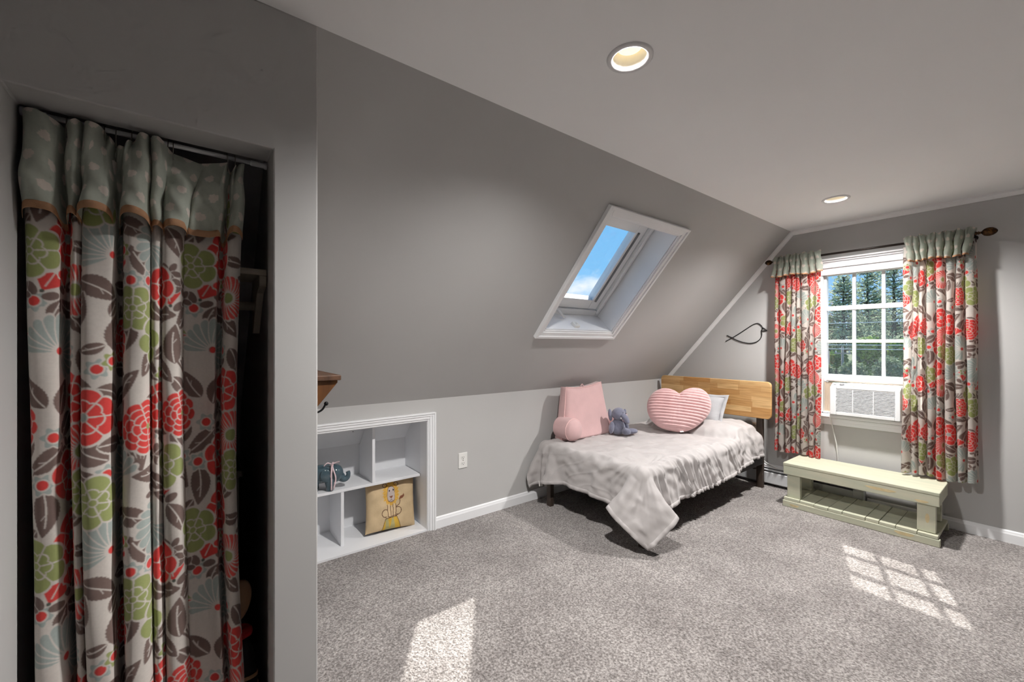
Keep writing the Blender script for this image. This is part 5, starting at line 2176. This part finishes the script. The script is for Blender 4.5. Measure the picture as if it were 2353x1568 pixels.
    def side(sg, k):
        pinch = 0.05
        x = Ug * (1 - pinch * (1 - Vg ** 2) * np.abs(Ug) ** 3) * w / 2
        z = Vg * (1 - pinch * (1 - Ug ** 2) * np.abs(Vg) ** 3) * h / 2
        bul = np.clip(1 - Ug ** 4, 0, 1) ** .5 * np.clip(1 - Vg ** 4, 0, 1) ** .5
        y = sg * (0.05 * bul + 0.0025 * np.sin(9 * Ug + 5 * Vg) * bul + 0.002 * np.sin(14 * Vg - 6 * Ug) * bul)
        co = np.stack([x, y, z, np.ones_like(x)], -1).reshape(-1, 4) @ np.array(m4).T
        return co[:, :3]
    fast_mesh('front', side(-1, 0), grid_faces(n + 1, n + 1), M['lion_print'], t, True, col.reshape(-1, 3))
    step = 5
    cb = side(1, 0).reshape(n + 1, n + 1, 3)[::step, ::step]
    fast_mesh('back', cb.reshape(-1, 3), grid_faces(*cb.shape[:2]), M['chest'], t, True)
    return t


lion_cushion()

# ------------------------------------------------------------------ wooden wall shelf with hooks on the closet end wall
def hook_shelf():
    t = thing('hook_shelf', (XE, 2.0, 0.93), 'brown wooden wall shelf with iron hooks on the closet end wall', 'shelf')
    MB().box(XE, 0.474, 1.735, 2.30, 1.116, 1.137).build('board', M['brown_wood_top'], t, bevel=0.003)
    MB().box(XE, XE + 0.018, 1.75, 2.28, 0.965, 1.1155).build('back_board', M['brown_wood'], t, bevel=0.002)
    for y in (1.750, 2.255):
        b = MB()
        b.prism([(XE + 0.0185, 1.1155), (0.464, 1.1155), (0.464, 1.106), (XE + 0.0185, 0.935)], y, y + 0.022, 'y')
        b.build('bracket', M['brown_wood'], t, bevel=0.002)
    for y in (1.86, 2.0, 2.14):
        b = MB()
        pts = spline([(XE + 0.019, y, 0.985), (XE + 0.05, y, 0.978), (XE + 0.095, y, 0.974), (XE + 0.125, y, 0.985), (XE + 0.140, y, 1.008)], 6)
        b.tube(pts, 0.0042, 8)
        b.ell((XE + 0.142, y, 1.010), (0.009, 0.009, 0.009), nu=12, nv=8)
        b.build('hook', M['black_wire'], t, smooth=True)
    return t


hook_shelf()

# ------------------------------------------------------------------ things inside the closet
def closet_things():
    xr = CX1 + 0.012
    t = thing('closet_shelf', (0.0, 1.7, 1.46), 'beige wooden closet shelf on a bracket behind the floral curtain', 'shelf')
    MB().box(-0.12, xr - 0.001, 1.592, 1.80, 1.488, 1.508).build('board', M['beige_wood'], t, bevel=0.002)
    b = MB()
    b.prism([(1.594, 1.4875), (1.80, 1.4875), (1.80, 1.30), (1.775, 1.30), (1.66, 1.435), (1.594, 1.452)], xr - 0.022, xr - 0.001, 'x')
    b.build('bracket', M['beige_wood'], t, bevel=0.002)
    t = thing('closet_rod', (0.0, 1.73, 1.39), 'beige wooden clothes rod under the closet shelf', 'rod')
    MB().tube([(-0.338, 1.735, 1.395), (xr - 0.004, 1.735, 1.395)], 0.0155, 18).build('rod', M['beige_wood'], t, smooth=True)
    MB().lathe([(0.024, 0.0), (0.024, 0.008), (0.020, 0.012), (0.019, 0.022)], (xr - 0.0005, 1.735, 1.395), (-1, 0, 0), 20).build('socket', M['beige_wood'], t, smooth=True)
    t = thing('dark_chest', (-0.15, 1.95, 0.0), 'dark brown wooden chest standing in the closet', 'chest')
    MB().box(-0.30, 0.128, 1.66, 2.15, 0.03, 0.815).build('body', M['chest'], t, bevel=0.004)
    MB().box(-0.31, 0.136, 1.65, 2.16, 0.8155, 0.84).build('top', M['chest'], t, bevel=0.004)
    MB().box(-0.29, 0.12, 1.68, 2.14, 0.0, 0.0295).build('plinth', M['chest'], t)
    for k in range(3):
        d = MB().box(-0.28, 0.112, 1.646, 1.6595, 0.06 + k * 0.25, 0.29 + k * 0.25).build('drawer', M['chest'], t, bevel=0.003)
        MB().lathe([(0.006, 0), (0.006, 0.01), (0.011, 0.014), (0.009, 0.02), (0.001, 0.021)], (-0.08, 1.646, 0.175 + k * 0.25), (0, -1, 0), 14).build('knob', M['metal_dark'], d, smooth=True)
    t = thing('tan_handbag', (0.10, 1.575, 0.0), 'tan leather bag hanging at the closet edge beside the curtain', 'bag')
    MB().ell((0.108, 1.580, 0.445), (0.045, 0.020, 0.072), nu=22, nv=16, fn=lambda p: Vector((p.x * (1 + 0.15 * p.z), p.y, p.z if p.z < 0.8 else 0.8 + (p.z - 0.8) * 0.2))).build('body', M['tan_leather'], t, smooth=True)
    MB().tube(spline([(0.08, 1.582, 0.50), (0.09, 1.605, 0.62), (0.10, 1.625, 0.78), (0.10, 1.64, 0.86)], 5), 0.004, 8).build('strap', M['tan_leather'], t, smooth=True)
    t = thing('black_bag', (0.11, 1.56, 0.0), 'black bag with a red collar on the closet floor beside the curtain', 'bag')
    prof = [(0.06, 0.0), (0.068, 0.02), (0.066, 0.15), (0.058, 0.25), (0.045, 0.30), (0.040, 0.318)]
    b = MB().lathe(prof, (0.105, 1.588, 0.0), n=28)
    for p in b.v:
        p.y = 1.588 + (p.y - 1.588) * 0.55
    b.build('body', M['black_fabric'], t, smooth=True)
    b = MB().lathe([(0.040, 0.312), (0.050, 0.318), (0.053, 0.33), (0.050, 0.342), (0.036, 0.346), (0.02, 0.33)], (0.105, 1.588, 0.0), n=28, cap=False)
    for p in b.v:
        p.y = 1.588 + (p.y - 1.588) * 0.55
        p.z += 0.006 * math.sin(60 * p.x)
    b.build('collar', M['red_fabric'], t, smooth=True)
    for k, z in enumerate((0.125, 0.165, 0.20)):
        b = MB().lathe([(0.0685 - k * 0.001, z), (0.0695 - k * 0.001, z + 0.006), (0.0675 - k * 0.001, z + 0.012)], (0.105, 1.588, 0.0), n=28, cap=False)
        for p in b.v:
            p.y = 1.588 + (p.y - 1.588) * 0.56
            p.z += (p.x - 0.105) * -0.25
        b.build('stripe', M['tan_leather'], t, smooth=True)
    MB().tube(spline([(0.112, 1.585, 0.335), (0.105, 1.588, 0.355), (0.100, 1.590, 0.365)], 4), 0.0016, 6).build('cord', M['steel'], t, smooth=True)


closet_things()

# ------------------------------------------------------------------ outdoors: lawn, trees, pole, wires
GZ = -4.6
o = struct(MB().box(6, 1500, -900, 1100, GZ - 0.3, GZ).build('ground', M['ground']), 'lawn behind the house')


def leaf_mesh(centres, sizes, seed, droop=0.0):
    """one bent leaf spray (two triangles) per centre"""
    rng = np.random.default_rng(seed)
    n = len(centres)
    a = rng.normal(size=(n, 3))
    a /= np.linalg.norm(a, axis=1, keepdims=True)
    a[:, 2] -= droop
    bq = rng.normal(size=(n, 3))
    bq -= (bq * a).sum(1, keepdims=True) * a
    bq /= np.linalg.norm(bq, axis=1, keepdims=True)
    s = sizes[:, None]
    v = np.stack([centres - a * s, centres + bq * s * 0.42, centres + a * s, centres - bq * s * 0.42], 1).reshape(-1, 3)
    f = np.arange(4 * n).reshape(n, 4)
    return v, f


def pine(x, y, top, width, seed, label, first):
    rng = np.random.default_rng(seed)
    t = thing('pine_tree', (x, y, GZ), label, 'tree', 'pine trees behind the house')
    hgt = top - GZ
    b = MB().tube([(x, y, GZ), (x + 0.05, y, GZ + hgt * 0.5), (x, y, top - 0.1)], [0.22, 0.14, 0.02], 9)
    b.build('trunk', M['bark'], t, smooth=True)
    C = []
    br = MB()
    levels = np.linspace(first, top - 0.15, 26)
    for z in levels:
        k = (top - z) / (top - first)
        ln = width * (0.18 + 0.82 * k ** 0.75) * rng.uniform(0.75, 1.2)
        for q in range(6):
            a = rng.uniform(0, 2 * PI)
            tip = np.array([x + ln * math.cos(a), y + ln * math.sin(a), z + ln * rng.uniform(0.10, 0.38)])
            root = np.array([x, y, z])
            br.tube([tuple(root), tuple(root * 0.4 + tip * 0.6 + np.array([0, 0, -0.06])), tuple(tip)], [0.035, 0.022, 0.008], 4)
            m = int(24 * ln) + 6
            s = rng.uniform(0.30, 1.02, m) ** 0.8
            p = root + (tip - root) * s[:, None] + rng.normal(size=(m, 3)) * np.array([0.14, 0.14, 0.07]) * (0.5 + s[:, None])
            C.append(p)
    br.build('branches', M['bark'], t)
    C = np.concatenate(C)
    v, f = leaf_mesh(C, rng.uniform(0.05, 0.11, len(C)), seed + 1)
    fast_mesh('foliage', v, f, M['pine'], t, False)


def broadleaf(name, blobs, mat, n, size, seed, label, group):
    rng = np.random.default_rng(seed)
    x0 = np.mean([q[0] for q in blobs])
    y0 = np.mean([q[1] for q in blobs])
    t = thing(name, (x0, y0, GZ), label, 'tree' if 'tree' in name else 'shrub', group)
    zmax = max(q[2] for q in blobs)
    MB().tube([(x0, y0, GZ), (x0 + 0.1, y0, (GZ + zmax) / 2), (x0, y0, zmax)], [0.2, 0.14, 0.05], 8).build('trunk', M['bark'], t, smooth=True)
    C = []
    for (x, y, z, rx, ry, rz) in blobs:
        p = rng.normal(size=(n, 3))
        p /= np.linalg.norm(p, axis=1, keepdims=True)
        p *= rng.uniform(0.35, 1.0, (n, 1)) ** 0.5
        p *= (1 + 0.15 * np.sin(5 * p[:, :1] * 3 + 2) * np.cos(4 * p[:, 1:2] * 3))
        C.append(p * np.array([rx, ry, rz]) + np.array([x, y, z]))
    C = np.concatenate(C)
    v, f = leaf_mesh(C, rng.uniform(size * 0.6, size * 1.3, len(C)), seed + 1)
    fast_mesh('foliage', v, f, mat, t, False)


pine(30.0, 7.36, 5.3, 1.15, 21, 'shortest pine tree, standing nearest the wooden pole', 0.9)
pine(34.5, 7.22, 6.4, 1.5, 22, 'bushy pine tree in the middle of the three pines', 0.9)
pine(39.5, 6.80, 8.0, 1.6, 23, 'tallest pine tree, half hidden by the window curtain', 1.2)
rg = random.Random(8)
for i in range(5):
    yy = 0.2 + i * 4.3
    broadleaf('broad_tree', [(45 + rg.uniform(-0.5, 0.5), yy, rg.uniform(1.6, 2.2), 1.7, 1.75, 2.2), (45, yy, -1.6, 1.7, 1.75, 2.6)], M['leaf_mid'], 3000, 0.26, 40 + i,
              'broad leafy tree in the row behind the pines', 'leafy trees behind the pines')
for i, (x, y, z, r) in enumerate([(27, 5.62, 1.05, 0.62), (27.5, 4.35, 0.95, 0.60), (27, 3.0, 0.8, 0.6), (27.5, 7.05, 0.4, 0.5)]):
    broadleaf('leafy_tree', [(x, y, z, r, r, r * 0.95), (x, y + 0.1, z - 1.3, r * 0.8, r * 0.8, r)], M['leaf'], 1700, 0.10, 60 + i, 'bright green leafy tree in front of the pines', 'leafy trees in front of the pines')
for i in range(6):
    broadleaf('low_shrub', [(22 + rg.uniform(-0.2, 0.2), 2.8 + i * 1.12, 0.0 + rg.uniform(-0.15, 0.25), 0.48, 0.50, 0.6), (22, 2.8 + i * 1.12, -2.2, 0.48, 0.50, 1.9)], M['leaf_mid'] if i % 5 else M['leaf'], 1500, 0.08, 80 + i,
              'low mid green shrub growing at the edge of the lawn' if i % 5 else 'low bright shrub growing at the edge of the lawn', 'low shrubs at the lawn edge')
t = thing('utility_pole', (24, 5.92, GZ), 'tall weathered wooden utility pole with a crossarm among the trees', 'pole')
MB().tube([(24, 5.92, GZ), (24, 5.92, 1.15)], [0.07, 0.05], 10).build('post', M['pole'], t, smooth=True)
MB().box(23.95, 24.05, 5.62, 6.22, 0.80, 0.87).build('crossarm', M['pole'], t)
for y in (5.67, 6.17):
    MB().lathe([(0.02, 0), (0.035, 0.02), (0.02, 0.05), (0.03, 0.07), (0.01, 0.09)], (24, y, 0.87), n=10).build('insulator', M['wire_grey'], t)
tag(MB().tube([(23.2, 6.28, GZ), (23.2, 6.28, 0.95)], [0.09, 0.08], 9).build('tan_post', M['pole'], smooth=True), 'thick tan wooden post left of the utility pole', 'post')
for (z, lab) in [(2.12, 'highest overhead wire crossing in front of the trees'), (1.12, 'middle overhead wire crossing in front of the trees'), (0.93, 'lowest overhead wire crossing in front of the trees')]:
    pts = [(23.7, 12 - k * 1.0, z + 0.10 + 0.0065 * (k - 8) ** 2 * 0.3) for k in range(18)]
    tag(MB().tube(pts, 0.020, 6).build('overhead_wire', M['wire_grey'], smooth=True), lab, 'wire', 'overhead wires')
